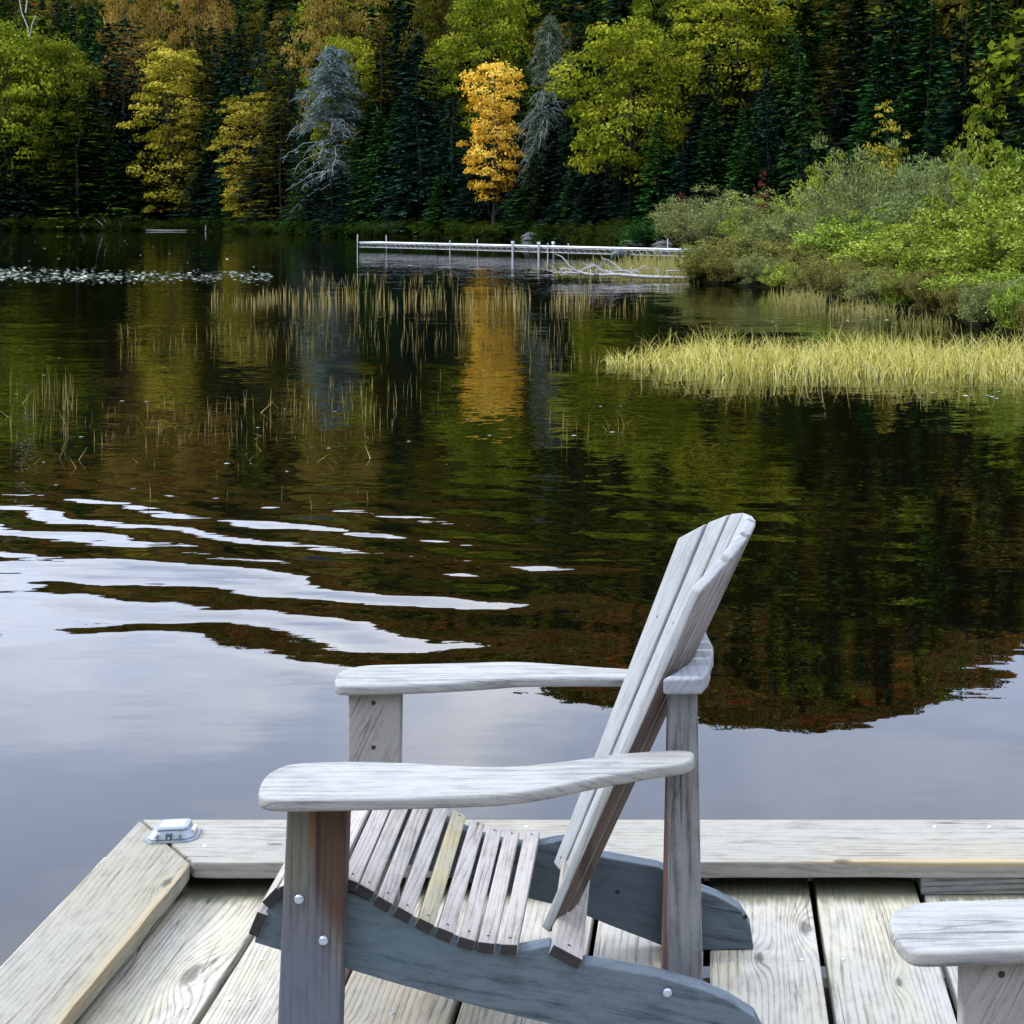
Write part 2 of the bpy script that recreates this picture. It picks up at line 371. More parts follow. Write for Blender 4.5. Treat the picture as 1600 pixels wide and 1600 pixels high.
dock = empty('dock', (0, 0, 0)); tag(dock, 'weathered grey plank dock with raised kerb boards under the chairs', 'dock')
seams = [-1.43, -1.19, -0.958, -0.72, -0.482, -0.246, -0.008, 0.228, 0.467, 0.707, 0.947, 1.187, 1.427, 1.667, 1.907, 2.147, 2.387]
kn = {1: [(3.05, -1.03, .030)], 2: [(2.62, -0.83, .012)], 3: [(2.78, -0.66, .020)], 4: [(2.5, -.4, .02)], 5: [(2.95, -0.10, .018), (2.4, -.12, .02)],
      6: [(3.12, 0.10, .016), (3.25, .2, .022)], 7: [(3.02, .37, .012), (2.8, .35, .012), (2.55, .36, .03)], 8: [(2.7, .6, .02)]}
for i in range(len(seams) - 1):
    x0, x1 = seams[i] + 0.007, seams[i + 1] - 0.007
    y1 = 3.615 + random.uniform(-.004, .004)
    v = random.uniform(0.92, 1.06)
    mt = wood('deck_board_wood', (0.425 * v, 0.405 * v, 0.355 * v), (0.150 * v, 0.138 * v, 0.110 * v), (0, 1, 0), (1, 0, 0), ringf=72, amp=0.011,
              knots=kn.get(i, [(random.uniform(0.5, 3.2), (x0 + x1) / 2, .018)]), ring=0.55, fibre=0.42, cracks=0.6, seed=i * 3.7, tint=(1.0, 0.985, 0.86),
              bump=0.0012, stains_shade=[((0.06, 0.07, 0.03), ((x0 + x1) / 2, 3.46, 0), (0.3, 0.10, 0.1), 0.8)])  # dark band paints the shade in the gap under the far kerb
    b = link('plank', boxmesh('plank', x0, x1, -6.5, y1, -0.038, 0.0, mt, 0.004), dock)
for (x, y) in [(-0.925, 2.95), (-0.885, 2.95 + .0), (-0.995, 2.92), (-0.60, 2.9), (0.1, 2.6), (0.36, 2.62)]:
    screw((x, y, 0.001), dock)
for i in range(2, 12):
    for y in (3.1, 2.1):
        for dx in (0.045, 0.195): screw((seams[i] + dx + random.uniform(-.006, .006), y + random.uniform(-.012, .012), 0.001), dock, s=.85)
kw = dict(ring=0.40, fibre=0.35, cracks=0.7, bump=0.0010)
KZ0, KZ1 = 0.039, 0.075
# far kerb and left kerb meet in a mitre at the corner
def prism(name, pts, z0, z1, mat, bevel=0.004, cuts=None):
    bm = bmesh.new(); vs = [bm.verts.new((x, y, z0)) for x, y in pts]; f = bm.faces.new(vs)
    r = bmesh.ops.extrude_face_region(bm, geom=[f]); 
    for g in r['geom']:
        if isinstance(g, bmesh.types.BMVert): g.co.z = z1
    bmesh.ops.recalc_face_normals(bm, faces=bm.faces[:])
    if bevel: 
        es = [e for e in bm.edges if e.calc_face_angle(0) > 0.35]
        bmesh.ops.bevel(bm, geom=es, offset=bevel, segments=2, affect='EDGES', profile=0.6)
    me = bpy.data.meshes.new(name); bm.to_mesh(me); bm.free(); me.materials.append(mat); return me
mk1 = wood('kerb_wood_far', (0.2720, 0.2624, 0.2336), (0.1140, 0.1068, 0.0900), (1, 0, 0), (0, 1, 0), ringf=60, amp=0.008,
           knots=[(0.292, 3.47, .014), (-0.99, 3.56, .012), (1.1, 3.5, .02)], stains_shade=[((0.3450, 0.2625, 0.1350), (0.55, 3.405, 0.075), (0.40, 0.02, 0.012), 0.8)], **kw)
mk2 = wood('kerb_wood_left', (0.2480, 0.2387, 0.2046), (0.0986, 0.0928, 0.0708), (0, 1, 0), (1, 0, 0), ringf=62, amp=0.012,
           knots=[(3.3, -1.225, .016)], stains_shade=[((0.3450, 0.2625, 0.1350), (-1.155, 3.0, 0.07), (0.011, 0.6, 0.02), 0.5)], tint=(1.0, 0.985, 0.88), seed=4.0, **kw)
# jagged worn inner edge of both kerbs
def jag_edge(p, q, n, a, seed):
    r = random.Random(seed); out = []
    for i in range(n + 1):
        t = i / n; k = (math.sin(t * 31 + seed) + math.sin(t * 83 + 2) * .7 + r.uniform(-.6, .6)) * a if 0 < i < n else 0
        dx, dy = q[0] - p[0], q[1] - p[1]; l = math.hypot(dx, dy)
        out.append((p[0] + dx * t - dy / l * k, p[1] + dy * t + dx / l * k))
    return out
inner = jag_edge((3.0, 3.405), (-1.142, 3.403), 60, 0.0014, 3)
k1 = link('plank', prism('plank', [(-1.345, 3.646), (3.0, 3.646)] + inner, KZ0, KZ1, mk1), dock); k1['label'] = 'far raised kerb board along the dock end'
inner2 = jag_edge((-1.146, 3.403), (-1.158, -2.0), 70, 0.0022, 8)
k2 = link('plank', prism('plank', [(-1.149, 3.397)] + inner2[1:] + [(-1.362, -2.0), (-1.349, 3.640)], KZ0, KZ1, mk2), dock); k2['label'] = 'left raised kerb board with worn yellow inner edge'
for (x, y) in [(-1.27, 3.57), (-1.147, 3.49), (0.525, 3.60), (0.653, 3.60), (-0.43, 3.60), (0.76, 3.47)]:
    screw((x, y, KZ1 + .001), dock)
mb_ = wood('kerb_block_wood', (0.20, 0.21, 0.20), (0.07, 0.07, 0.08), (1, 0, 0), (0, 0, 1), ringf=70, amp=0.02, ring=0.7, cracks=0.8, seed=2)
def blk(x0, x1, y0, y1): link('support_block', boxmesh('support_block', x0, x1, y0, y1, 0.001, KZ0 - .001, mb_, 0.002), dock)
blk(0.466, 1.0, 3.407, 3.60); blk(-1.33, -1.20, 3.2, 3.6); blk(-1.33, -1.19, 1.0, 1.4); blk(2.0, 2.4, 3.41, 3.6)
mf = simple('fascia_wood', (0.16, 0.14, 0.11), 0.85, bump=0.002, scale=14)
for (x0, x1, y0, y1) in [(-1.34, 3.0, 3.575, 3.613), (-1.345, -1.307, -6.5, 3.57)]:
    link('fascia_board', boxmesh('fascia_board', x0, x1, y0, y1, -0.24, -0.041, mf, 0.003), dock)
for y in (3.1, 2.1, 1.1, 0.1): link('joist', boxmesh('joist', -1.3, 3.0, y - .02, y + .02, -0.22, -0.041, mf, 0), dock)
for x in (-1.2, 0.4, 2.2):
    link('float_drum', boxmesh('float_drum', x - .3, x + .3, 2.3, 3.3, -0.55, -0.225, simple('black_float', (0.02, 0.02, 0.022), 0.5), 0.04), dock)

# ------------------------------------------------------------------ solar dock light
def dock_light():
    c = on_px_plane(271, 1306, KZ1)
    r = empty('solar_dock_light', (c[0], c[1], KZ1), 0.12)
    r.scale = (1, 1, .85); tag(r, 'small pale blue solar marker light on the dock corner kerb', 'dock light')
    alu = simple('light_housing', (0.22, 0.255, 0.29), 0.42, 0.35, scale=60, var=0.1, spec=0.5)
    pan = simple('solar_panel', (0.30, 0.37, 0.42), 0.15, 0.0, scale=90, var=0.08, spec=0.6)
    dk = simple('light_window', (0.06, 0.09, 0.12), 0.15, 0.0, spec=0.6); lens = simple('light_lens', (0.55, 0.52, 0.48), 0.25)
    def frus(name, a0, b0, a1, b1, z0, z1, cut, mat, bev=.003):
        bm = bmesh.new(); rings = []
        for (a, b, z) in ((a0, b0, z0), (a1, b1, z1)):
            q = [(a - cut, -b), (a, -b + cut), (a, b - cut), (a - cut, b), (-a + cut, b), (-a, b - cut), (-a, -b + cut), (-a + cut, -b)]
            rings.append([bm.verts.new((x, y, z)) for x, y in q])
        for i in range(8): bm.faces.new((rings[0][i], rings[0][(i + 1) % 8], rings[1][(i + 1) % 8], rings[1][i]))
        bm.faces.new(rings[1]); bm.faces.new(rings[0][::-1])
        if bev: bmesh.ops.bevel(bm, geom=bm.edges[:], offset=bev, segments=2, affect='EDGES')
        bmesh.ops.recalc_face_normals(bm, faces=bm.faces[:])
        me = bpy.data.meshes.new(name); bm.to_mesh(me); bm.free(); me.materials.append(mat)
        return link(name, me, r)
    frus('base_flange', .060, .045, .058, .043, 0.000, .006, .018, alu, .0015)
    frus('housing', .053, .040, .037, .029, .0055, .030, .015, alu)
    frus('panel_frame', .039, .031, .037, .029, .0290, .0335, .010, alu, .001)
    frus('solar_panel', .027, .021, .027, .021, .0330, .0342, .004, pan, 0)
    w = link('sensor_window', boxmesh('sensor_window', -.009, .005, -.0405, -.033, .009, .024, dk, .002), r)
    link('side_lens', boxmesh('side_lens', .040, .0505, -.015, .018, .010, .022, lens, .002), r)
    for x in (-.028, .022): link('rib', boxmesh('rib', x - .002, x + .002, -.0435, -.033, .006, .022, alu, .0008), r)
    screw((-.002, -.0405, .012), r, (PI / 2, 0, 0), s=.6)
def on_px_plane(x, y, z):
    d = (H - z) * F / (y - PY); return ((x - PX) * d / F, d)
dock_light()

# ------------------------------------------------------------------ chair
YAW = math.radians(2.2); CC = Vector((-0.35, 2.92, 0))
def loc_of(p):
    v = Vector(p) - CC; c, s = math.cos(-YAW), math.sin(-YAW)
    return Vector((v.x * c - v.y * s, v.x * s + v.y * c, v.z))
def L2(x, y, d): return loc_of(P3(x, y, d))          # pixel at depth -> chair space
def poly_extrude(name, prof, axis, a0, a1, mat, bevel=0.003, smooth=False):
    """prof: 2D outline; axis 'y': profile is (x,z) extruded in y; axis 'z': profile is (x,y) extruded in z"""
    bm = bmesh.new()
    def P(p, a): return (p[0], a, p[1]) if axis == 'y' else (p[0], p[1], a)
    v0 = [bm.verts.new(P(p, a0)) for p in prof]; v1 = [bm.verts.new(P(p, a1)) for p in prof]
    n = len(prof); bm.faces.new(v0[::-1]); bm.faces.new(v1)
    for i in range(n): bm.faces.new((v0[i], v0[(i + 1) % n], v1[(i + 1) % n], v1[i]))
    bmesh.ops.recalc_face_normals(bm, faces=bm.faces[:])
    if bevel:
        es = [e for e in bm.edges if e.calc_face_angle(0) > 0.6]
        bmesh.ops.bevel(bm, geom=es, offset=bevel, segments=3, affect='EDGES', profile=0.5)
    if smooth:
        for f in bm.faces: f.smooth = len(f.verts) <= 4
    me = bpy.data.meshes.new(name); bm.to_mesh(me); bm.free(); me.materials.append(mat); return me
def smooth_closed(pts, k=3):
    pts = [Vector((p[0], p[1])) for p in pts]; n = len(pts); out = []
    for i in range(n):
        p0, p1, p2, p3 = pts[i - 1], pts[i], pts[(i + 1) % n], pts[(i + 2) % n]
        for j in range(k):
            t = j / k; out.append(0.5 * ((2 * p1) + (-p0 + p2) * t + (2 * p0 - 5 * p1 + 4 * p2 - p3) * t * t + (-p0 + 3 * p1 - 3 * p2 + p3) * t ** 3))
    return [(p.x, p.y) for p in out]

W_TOP = dict(light=(0.58, 0.60, 0.66), dark=(0.33, 0.34, 0.40))
m_arm = wood('armrest_wood', (0.288, 0.291, 0.276), (0.115, 0.120, 0.130), (1, 0, 0), (0, 1, 0), ringf=45, amp=0.008, ring=0.35, fibre=0.7, blotch=0.5, cracks=0.35, bump=0.0007, tint=(0.98, .98, 1.0))
m_slat = wood('seat_slat_wood', (0.3760, 0.3520, 0.3360), (0.1425, 0.1260, 0.1162), (0, 1, 0), (1, 0, 0), ringf=110, amp=0.010, ring=0.35, fibre=0.5, blotch=0.4, cracks=0.4, bump=0.0009, tint=(1.0, 0.98, 0.92))
m_slat_y = wood('seat_slat_lichen_wood', (0.3450, 0.3150, 0.2325), (0.1500, 0.1350, 0.0825), (0, 1, 0), (1, 0, 0), ringf=110, amp=0.01, ring=0.35, fibre=0.5, blotch=0.4,
                stains_shade=[((0.36, 0.31, 0.09), (0, 0.10, 0.27), (0.5, 0.1, 0.3), 0.7), ((0.36, 0.31, 0.09), (0, -0.08, 0.27), (0.5, 0.07, 0.3), 0.5)], seed=5)
m_back = wood('back_slat_wood', (0.300, 0.315, 0.325), (0.140, 0.148, 0.165), (0.40, 0, 0.92), (0, 1, 0), ringf=70, amp=0.005, ring=0.3, fibre=0.35, blotch=0.2, cracks=0.25, tint=(0.97, .98, 1.0))
m_backn = wood('back_slat_outer_wood', (0.30, 0.285, 0.29), (0.06, 0.042, 0.032), (0.40, 0, 0.92), (0.92, 0.5, -0.40), ringf=45, amp=0.008, ring=0.6, fibre=0.4, blotch=0.3, cracks=0.6,
               stains_shade=[((0.072, 0.040, 0.024), (0.17, -0.14, 0.46), (0.20, 0.16, 0.40), 0.85), ((0.035, 0.014, 0.01), (0.12, -0.17, 0.36), (0.012, 0.3, 0.4), 0.6)], tint=(1.0, 0.92, 0.85))
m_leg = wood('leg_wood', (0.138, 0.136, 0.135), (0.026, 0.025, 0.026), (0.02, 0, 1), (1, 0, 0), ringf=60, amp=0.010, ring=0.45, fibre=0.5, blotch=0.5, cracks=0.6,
             stains_shade=[((0.066, 0.032, 0.018), (-0.293, -0.29, 0.44), (0.052, 0.06, 0.19), 0.88), ((0.15, 0.075, 0.030), (-0.338, -0.29, 0.47), (0.008, 0.05, 0.06), 0.9), ((0.16, 0.16, 0.10), (-0.37, -0.29, 0.44), (0.03, 0.05, 0.12), 0.5), ((0.035, 0.02, 0.016), (-0.329, -0.29, 0.44), (0.005, 0.05, 0.12), 0.8),
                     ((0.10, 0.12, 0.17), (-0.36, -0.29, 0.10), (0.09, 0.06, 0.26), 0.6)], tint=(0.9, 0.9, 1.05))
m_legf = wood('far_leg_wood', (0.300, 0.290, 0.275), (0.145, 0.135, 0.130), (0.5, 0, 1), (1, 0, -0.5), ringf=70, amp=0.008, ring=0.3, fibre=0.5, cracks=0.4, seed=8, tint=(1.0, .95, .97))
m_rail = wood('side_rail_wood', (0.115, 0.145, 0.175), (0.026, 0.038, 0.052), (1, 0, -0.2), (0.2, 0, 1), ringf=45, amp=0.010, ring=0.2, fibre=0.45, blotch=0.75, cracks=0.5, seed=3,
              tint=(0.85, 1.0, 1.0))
m_post = wood('rear_post_wood', (0.215, 0.222, 0.225), (0.075, 0.08, 0.088), (0, 0, 1), (1, 0, 0), ringf=80, amp=0.012, ring=0.55, fibre=0.45, blotch=0.3, cracks=0.35,
              stains_shade=[((0.14, 0.05, 0.03), (0.262, -0.16, 0.4), (0.007, .1, 0.5), 0.8)], tint=(0.95, 0.97, 1.0))
m_brace = wood('back_brace_wood', (0.2720, 0.2880, 0.3240), (0.1200, 0.1280, 0.1600), (0, 1, 0), (1, 0, 0), ringf=40, amp=0.03, ring=0.45, fibre=0.5, cracks=0.4)
m_end = simple('wet_dark_end_grain', (0.03, 0.028, 0.03), 0.8, scale=150, var=.6)
def dark_ends(me):
    me.materials.append(m_end)
    for p in me.polygons:
        if p.normal.y < -.93: p.material_index = 1
    return me
bolt_m = simple('bolt_zinc', (0.45, 0.50, 0.60), 0.4, 0.6, scale=300)
def bolt_mesh():
    bm = bmesh.new(); bmesh.ops.create_uvsphere(bm, u_segments=16, v_segments=8, radius=0.0085)
    for v in bm.verts: v.co.z *= 0.5
    for f in bm.faces: f.smooth = True
    me = bpy.data.meshes.new('bolt'); bm.to_mesh(me); bm.free(); me.materials.append(bolt_m); return me
bolt_me = bolt_mesh()
hole_m = simple('dark_screw_hole', (0.03, 0.03, 0.035), 0.9)
def hole_mesh():
    bm = bmesh.new(); bmesh.ops.create_cone(bm, cap_ends=True, segments=8, radius1=0.0035, radius2=0.0030, depth=0.0014)
    me = bpy.data.meshes.new('screw_head'); bm.to_mesh(me); bm.free(); me.materials.append(hole_m); return me
hole_me = hole_mesh()

def lean(t, z):
    """front surface of the back at fan position t (-1 near side, 1 far side) and height z"""
    gx = -0.309 + 0.435 * (z - .216); ax = -0.318 + 0.388 * (z - .209)
    w = (t + 1) / 2; x = gx * (1 - w) + ax * w + (0.045 + (z - .21) * .055) * (1 - t * t)
    hw = 0.140 + (z - .21) * 0.092
    p = loc_of((x, 0, z)); p.y = 0
    v = t * hw
    return Vector((x + 0.35 + 0.038 * v, v, z))
def make_chair(label, far_shift=0.0):
    r = empty('adirondack_chair', CC, YAW); tag(r, label, 'chair', 'weathered wooden lounge chairs on the dock')
    # side rails (profile traced for the near one)
    dn = 2.68
    top = [(401, 1466), (404, 1446), (420, 1414), (447, 1391), (485, 1379), (516, 1380), (545, 1388), (575, 1402), (610, 1423), (650, 1446), (690, 1466), (720, 1477), (760, 1487), (800, 1489),
           (835, 1483), (858, 1479), (866, 1489), (906, 1511), (912, 1508), (960, 1517), (1031, 1531), (1098, 1552), (1137, 1569), (1180, 1597), (1200, 1635), (1206, 1684)]
    bot = [(1204, 1686), (1060, 1686), (1010, 1664), (940, 1636), (861, 1602), (802, 1587), (721, 1565), (656, 1545), (607, 1530), (536, 1507), (438, 1478)]
    prof = []
    for (x, y) in top + bot:
        p = L2(x, y, dn); prof.append((p.x, max(p.z, 0.001)))
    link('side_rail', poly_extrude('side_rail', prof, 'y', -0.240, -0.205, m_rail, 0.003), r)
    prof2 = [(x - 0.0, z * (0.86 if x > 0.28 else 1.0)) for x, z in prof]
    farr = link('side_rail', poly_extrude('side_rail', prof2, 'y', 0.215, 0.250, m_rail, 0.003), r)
    # seat slats
    cs = [(455, 1379), (485, 1367), (516, 1367), (547, 1374), (572, 1388), (602, 1405), (632, 1423), (664, 1441), (696, 1456), (729, 1468), (761, 1475.5), (797, 1477.5)]
    pts = [L2(x, y, dn) for x, y in cs]
    R = random.Random(5)
    for i, p in enumerate(pts):
        q0 = pts[max(0, i - 1)]; q1 = pts[min(len(pts) - 1, i + 1)]
        ang = math.atan2(q1.z - q0.z, q1.x - q0.x)
        wdt = 0.0305; th = 0.019
        mt = m_slat_y if i == 7 else m_slat
        me = boxmesh('seat_slat', -wdt / 2, wdt / 2, -0.252 + R.uniform(-.004, .004), 0.238 + R.uniform(-.006, .006), -th / 2, th / 2, mt, 0.003)
        o = link('seat_slat', dark_ends(me), r); o.location = (p.x, 0, p.z + R.uniform(-.0008, .0008)); o.rotation_euler = (R.uniform(-.004, .004), -ang, R.uniform(-.006, .006))
        for v in (-0.228, 0.22): screw((0, v, th / 2), o, me=hole_me, name='screw_head', s=.8)
    for (x, y, ang, w) in ((432, 1394, 0.80, .036), (409, 1434, 1.18, .042)):
        p = L2(x, y, dn); o = link('seat_slat', dark_ends(boxmesh('seat_slat', -w / 2, w / 2, -0.25, 0.236, -.010, .010, m_slat, .003)), r)
        o.location = (p.x, 0, p.z); o.rotation_euler = (0, -ang, 0)
    p = L2(884, 1493, dn); o = link('back_support_board', dark_ends(boxmesh('back_support_board', -.029, .029, -0.25, 0.235, -.010, .010, m_slat, .003)), r)
    o.location = (p.x, 0, p.z); o.rotation_euler = (0, 0.50, 0)
    screw((0.0, -0.225, .010), o, me=hole_me, name='screw_head')
    # front legs
    def leg(x0, x1, x2, x3, yb0, dd, v0, v1, mat):
        a = L2(x0, 1262, dd); b = L2(x1, 1262, dd); c = L2(x2, yb0, dd); e = L2(x3, yb0, dd)
        return [(a.x, 0.527), (b.x, 0.527), (e.x, 0.001), (c.x, 0.001)], v0, v1
    pr, v0, v1 = leg(453, 545, 432, 529, 1709, 2.635, -.288, -.2425, None)
    nl = link('leg', poly_extrude('leg', pr, 'y', -.288, -.2425, m_leg, 0.004), r); nl['label'] = 'near front leg with brown stain'
    for (x, y) in ((470, 1400), (507.5, 1465)):
        p = L2(x, y, 2.63); o = link('bolt', bolt_me, nl); o.location = (p.x, -.289, p.z); o.rotation_euler = (PI / 2, 0, 0)
    fx = far_shift
    a = L2(546, 1085, 3.17).x + fx; b = L2(627, 1085, 3.17).x + fx
    fl = link('leg', poly_extrude('leg', [(a, .527), (b, .527), (b - .008, .001), (a - .006, .001)], 'y', .2525, .288, m_legf, 0.004), r)
    for (x, y) in ((585, 1096), (585, 1165)):
        p = L2(x, y, 3.17); screw((p.x + fx, .2518, p.z), fl, (PI / 2, 0, 0), me=hole_me, name='screw_head', s=1.4)
    # rear posts
    for (y0, y1, sx) in ((-0.162, -0.128, 0.0), (0.165, 0.199, 0.006)):
        t0 = L2(1043, 1078, 2.757).x; t1 = L2(1090, 1078, 2.757).x; b0 = L2(1033, 1530, 2.757).x; b1 = L2(1098, 1530, 2.757).x
        link('rear_post', poly_extrude('rear_post', [(t0 + sx, .653), (t1 + sx, .653), (b1 + .003 + sx, .001), (b0 - .003 + sx, .001)], 'y', y0, y1, m_post, 0.003), r)
    # back slats, a fan of seven on a curved brace
    n = 7; gap = 0.018
    for i in range(n):
        ta, tb = -1 + 2 * i / n + gap, -1 + 2 * (i + 1) / n - gap
        verts = []; faces = []
        steps = 12
        top_of = lambda t: 0.934 - (0.100 if t < 0 else 0.084) * abs(t + 0.02) ** 2.1
        for j in range(steps + 1):
            f = j / steps
            row = []
            for (t, side) in ((ta, 0), (tb, 0), (tb, 1), (ta, 1)):
                zb = 0.205 + 0.012 * abs(t); zt = top_of(t)
                z = zb + (zt - zb) * f
                p = lean(t, z)
                if side:
                    p1 = lean(ta, z); p2 = lean(tb, z); ax = (p2 - p1); nrm = Vector((ax.y, -ax.x, 0)).normalized()
                    if nrm.x < 0: nrm = -nrm
                    nrm = Vector((nrm.x, nrm.y, -0.41 * nrm.x)).normalized()
                    p = p + nrm * 0.021
                row.append(p)
            verts.append(row)
        bm = bmesh.new(); bv = [[bm.verts.new(p) for p in row] for row in verts]
        for j in range(steps):
            for k in range(4): bm.faces.new((bv[j][k], bv[j][(k + 1) % 4], bv[j + 1][(k + 1) % 4], bv[j + 1][k]))
        bm.faces.new(bv[0][::-1]); bm.faces.new(bv[-1]); bmesh.ops.recalc_face_normals(bm, faces=bm.faces[:])
        es = [e for e in bm.edges if e.calc_face_angle(0) > 0.6]
        bmesh.ops.bevel(bm, geom=es, offset=0.0045, segments=3, affect='EDGES', profile=0.5)
        for f in bm.faces: f.smooth = len(f.verts) == 4
        me = bpy.data.meshes.new('back_slat'); bm.to_mesh(me); bm.free(); me.materials.append(m_backn if i < 4 else m_back)
        me.materials.append(m_back)
        if i < 4:
            for pl in me.polygons:
                if pl.normal.x < 0.12 or pl.normal.z > 0.5: pl.material_index = 1
        o = link('back_slat', me, r)
        for z in (0.70, 0.235):
            p = lean((ta + tb) / 2, z); screw((p.x - .0005, p.y, p.z), o, (0, -PI / 2 + 0.4, 0), me=hole_me, name='screw_head', s=.9)
    # armrests
    def armrest(px, zt, name, d_of=None):
        pts = []
        for (x, y) in px:
            d = (H - zt) * F / (y - PY); q = L2(x, y, d); pts.append((q.x, q.y))
        me = poly_extrude('armrest', smooth_closed(pts, 3), 'z', zt - .0215, zt, m_arm, 0.006, True)
        return link('armrest', me, r)
    armrest([(404, 1240), (406, 1226), (415, 1211), (433, 1200), (461, 1192), (542, 1188.5), (640, 1191), (737, 1196), (802, 1196), (850, 1192), (900, 1186), (965, 1177), (1039, 1171.5), (1074, 1172),
             (1085, 1176), (1083, 1186), (1068, 1192), (1035, 1197), (965, 1208.6), (907, 1220), (849, 1232), (790, 1240), (732, 1243), (616, 1246.5), (500, 1249), (440, 1249.5), (415, 1247)], 0.548, 'near')
    armrest([(522.5, 1065), (524, 1057), (530, 1050), (543, 1044), (577, 1038.5), (655, 1036.5), (732, 1034.5), (790, 1033), (829, 1034), (887, 1038), (977, 1044), (1040, 1045), (1072, 1046), (1082, 1050), (1076, 1056),
             (1040, 1058), (969, 1058.5), (887, 1058), (810, 1059), (771, 1062), (694, 1067), (616, 1070), (545, 1071.5), (527, 1070)], 0.548, 'far')
    # curved brace behind the back
    zt = 0.684; out = []; inn = []
    for k in range(11):
        t = -1 + 2 * k / 10
        xf = lean(t, .67).x + 0.026; v = t * 0.205
        inn.append((xf, v)); out.append((max(xf + .035, 0.348 - 0.02 * abs(t) ** 4), v))
    ob = link('back_brace', poly_extrude('back_brace', inn + out[::-1], 'z', .6545, zt, m_brace, 0.005), r)
    p = L2(1043, 1558, 2.675); o = link('bolt', bolt_me, r); o.location = (p.x, -.241, p.z); o.rotation_euler = (PI / 2, 0, 0)
    for (x, y) in ((964.5, 1397), (1165.6, 1440)):
        p = L2(x, y, 3.13); screw((p.x, .2145, p.z), farr, (PI / 2, 0, 0), me=hole_me, name='screw_head', s=1.5)
    return r
def copy_tree(o, parent=None):
    c = o.copy(); COL.objects.link(c); c.parent = parent
    for ch in o.children: copy_tree(ch, c)
    return c
chair = make_chair('weathered grey slatted lounge chair standing whole near the dock end')
chair2 = copy_tree(chair); chair2['label'] = 'second wooden lounge chair of which only an arm end and leg show'
chair2.location = (CC.x + 1.02, CC.y - 1.135, 0)
for ch in chair2.children:
    if ch.name.startswith('leg') and ch.bound_box[0][1] > 0.2: ch.location.x = 0.055

# ------------------------------------------------------------------ foliage materials
M = {}
M['bark'] = simple('bark', (0.035, 0.03, 0.024), 0.9, bump=0.01, scale=8)
M['birch'] = simple('birch_bark', (0.34, 0.33, 0.30), 0.8, scale=4, var=0.35)
M['deadwood'] = simple('bleached_wood', (0.24, 0.28, 0.28), 0.8, scale=10, var=0.3)
M['lichen'] = leaf('lichen_twigs', [(0.09, 0.14, 0.13), (0.16, 0.23, 0.21), (0.27, 0.34, 0.32)], 0.2, 0.1)
M['lichen2'] = leaf('lichen_green_twigs', [(0.06, 0.10, 0.06), (0.12, 0.17, 0.09), (0.24, 0.28, 0.17)], 0.2, 0.1)
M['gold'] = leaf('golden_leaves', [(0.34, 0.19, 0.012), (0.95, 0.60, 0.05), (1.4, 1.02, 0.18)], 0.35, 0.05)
M['yellow'] = leaf('yellow_leaves', [(0.08, 0.085, 0.008), (0.33, 0.32, 0.022), (0.82, 0.72, 0.10)], 0.35, 0.12)
M['ygreen'] = leaf('yellow_green_leaves', [(0.025, 0.055, 0.004), (0.145, 0.195, 0.012), (0.46, 0.48, 0.04)], 0.35, 0.12)
M['green'] = leaf('mid_green_leaves', [(0.016, 0.04, 0.004), (0.075, 0.12, 0.010), (0.26, 0.32, 0.025)], 0.35, 0.15)
M['tan'] = leaf('tan_orange_leaves', [(0.16, 0.10, 0.02), (0.33, 0.21, 0.04), (0.48, 0.32, 0.08)], 0.3, 0.12)
M['olive'] = leaf('olive_brown_needles', [(0.045, 0.045, 0.006), (0.095, 0.085, 0.012), (0.16, 0.14, 0.025)], 0.25, 0.15)
M['rust'] = leaf('rust_leaves', [(0.07, 0.045, 0.012), (0.15, 0.095, 0.022), (0.24, 0.16, 0.04)], 0.3, 0.1)
M['brown'] = leaf('brown_autumn_leaves', [(0.040, 0.030, 0.009), (0.17, 0.115, 0.032), (0.32, 0.22, 0.065)], 0.25, 0.2)
M['orange'] = leaf('orange_leaves', [(0.16, 0.06, 0.012), (0.34, 0.13, 0.025), (0.48, 0.20, 0.04)], 0.3, 0.2)
M['spruce'] = leaf('spruce_needles', [(0.004, 0.015, 0.010), (0.013, 0.040, 0.028), (0.060, 0.125, 0.088)], 0.1, 0.25)
M['fir'] = leaf('fir_needles', [(0.004, 0.020, 0.005), (0.028, 0.095, 0.020), (0.12, 0.28, 0.06)], 0.1, 0.2)
M['cedar'] = leaf('cedar_sprays', [(0.010, 0.026, 0.003), (0.048, 0.092, 0.010), (0.15, 0.20, 0.025)], 0.15, 0.15)
M['red'] = leaf('red_leaves', [(0.10, 0.02, 0.015), (0.20, 0.04, 0.03), (0.26, 0.09, 0.06)], 0.3)
M['willow'] = leaf('grey_green_willow_leaves', [(0.08, 0.12, 0.03), (0.25, 0.30, 0.095), (0.58, 0.62, 0.24)], 0.3, 0.1)
M['alder'] = leaf('bright_shrub_leaves', [(0.04, 0.08, 0.006), (0.28, 0.38, 0.035), (0.82, 0.95, 0.20)], 0.35, 0.1)
M['gale'] = leaf('tan_olive_shrub_leaves', [(0.06, 0.07, 0.015), (0.23, 0.23, 0.055), (0.48, 0.45, 0.12)], 0.3, 0.1)
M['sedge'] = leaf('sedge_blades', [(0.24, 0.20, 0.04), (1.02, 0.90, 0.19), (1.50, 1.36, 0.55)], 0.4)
M['marsh'] = leaf('marsh_grass', [(0.14, 0.15, 0.03), (0.34, 0.31, 0.08), (0.60, 0.52, 0.20)], 0.4)
M['reed'] = leaf('reed_stems', [(0.10, 0.10, 0.03), (0.34, 0.30, 0.09), (0.74, 0.62, 0.24)], 0.2)
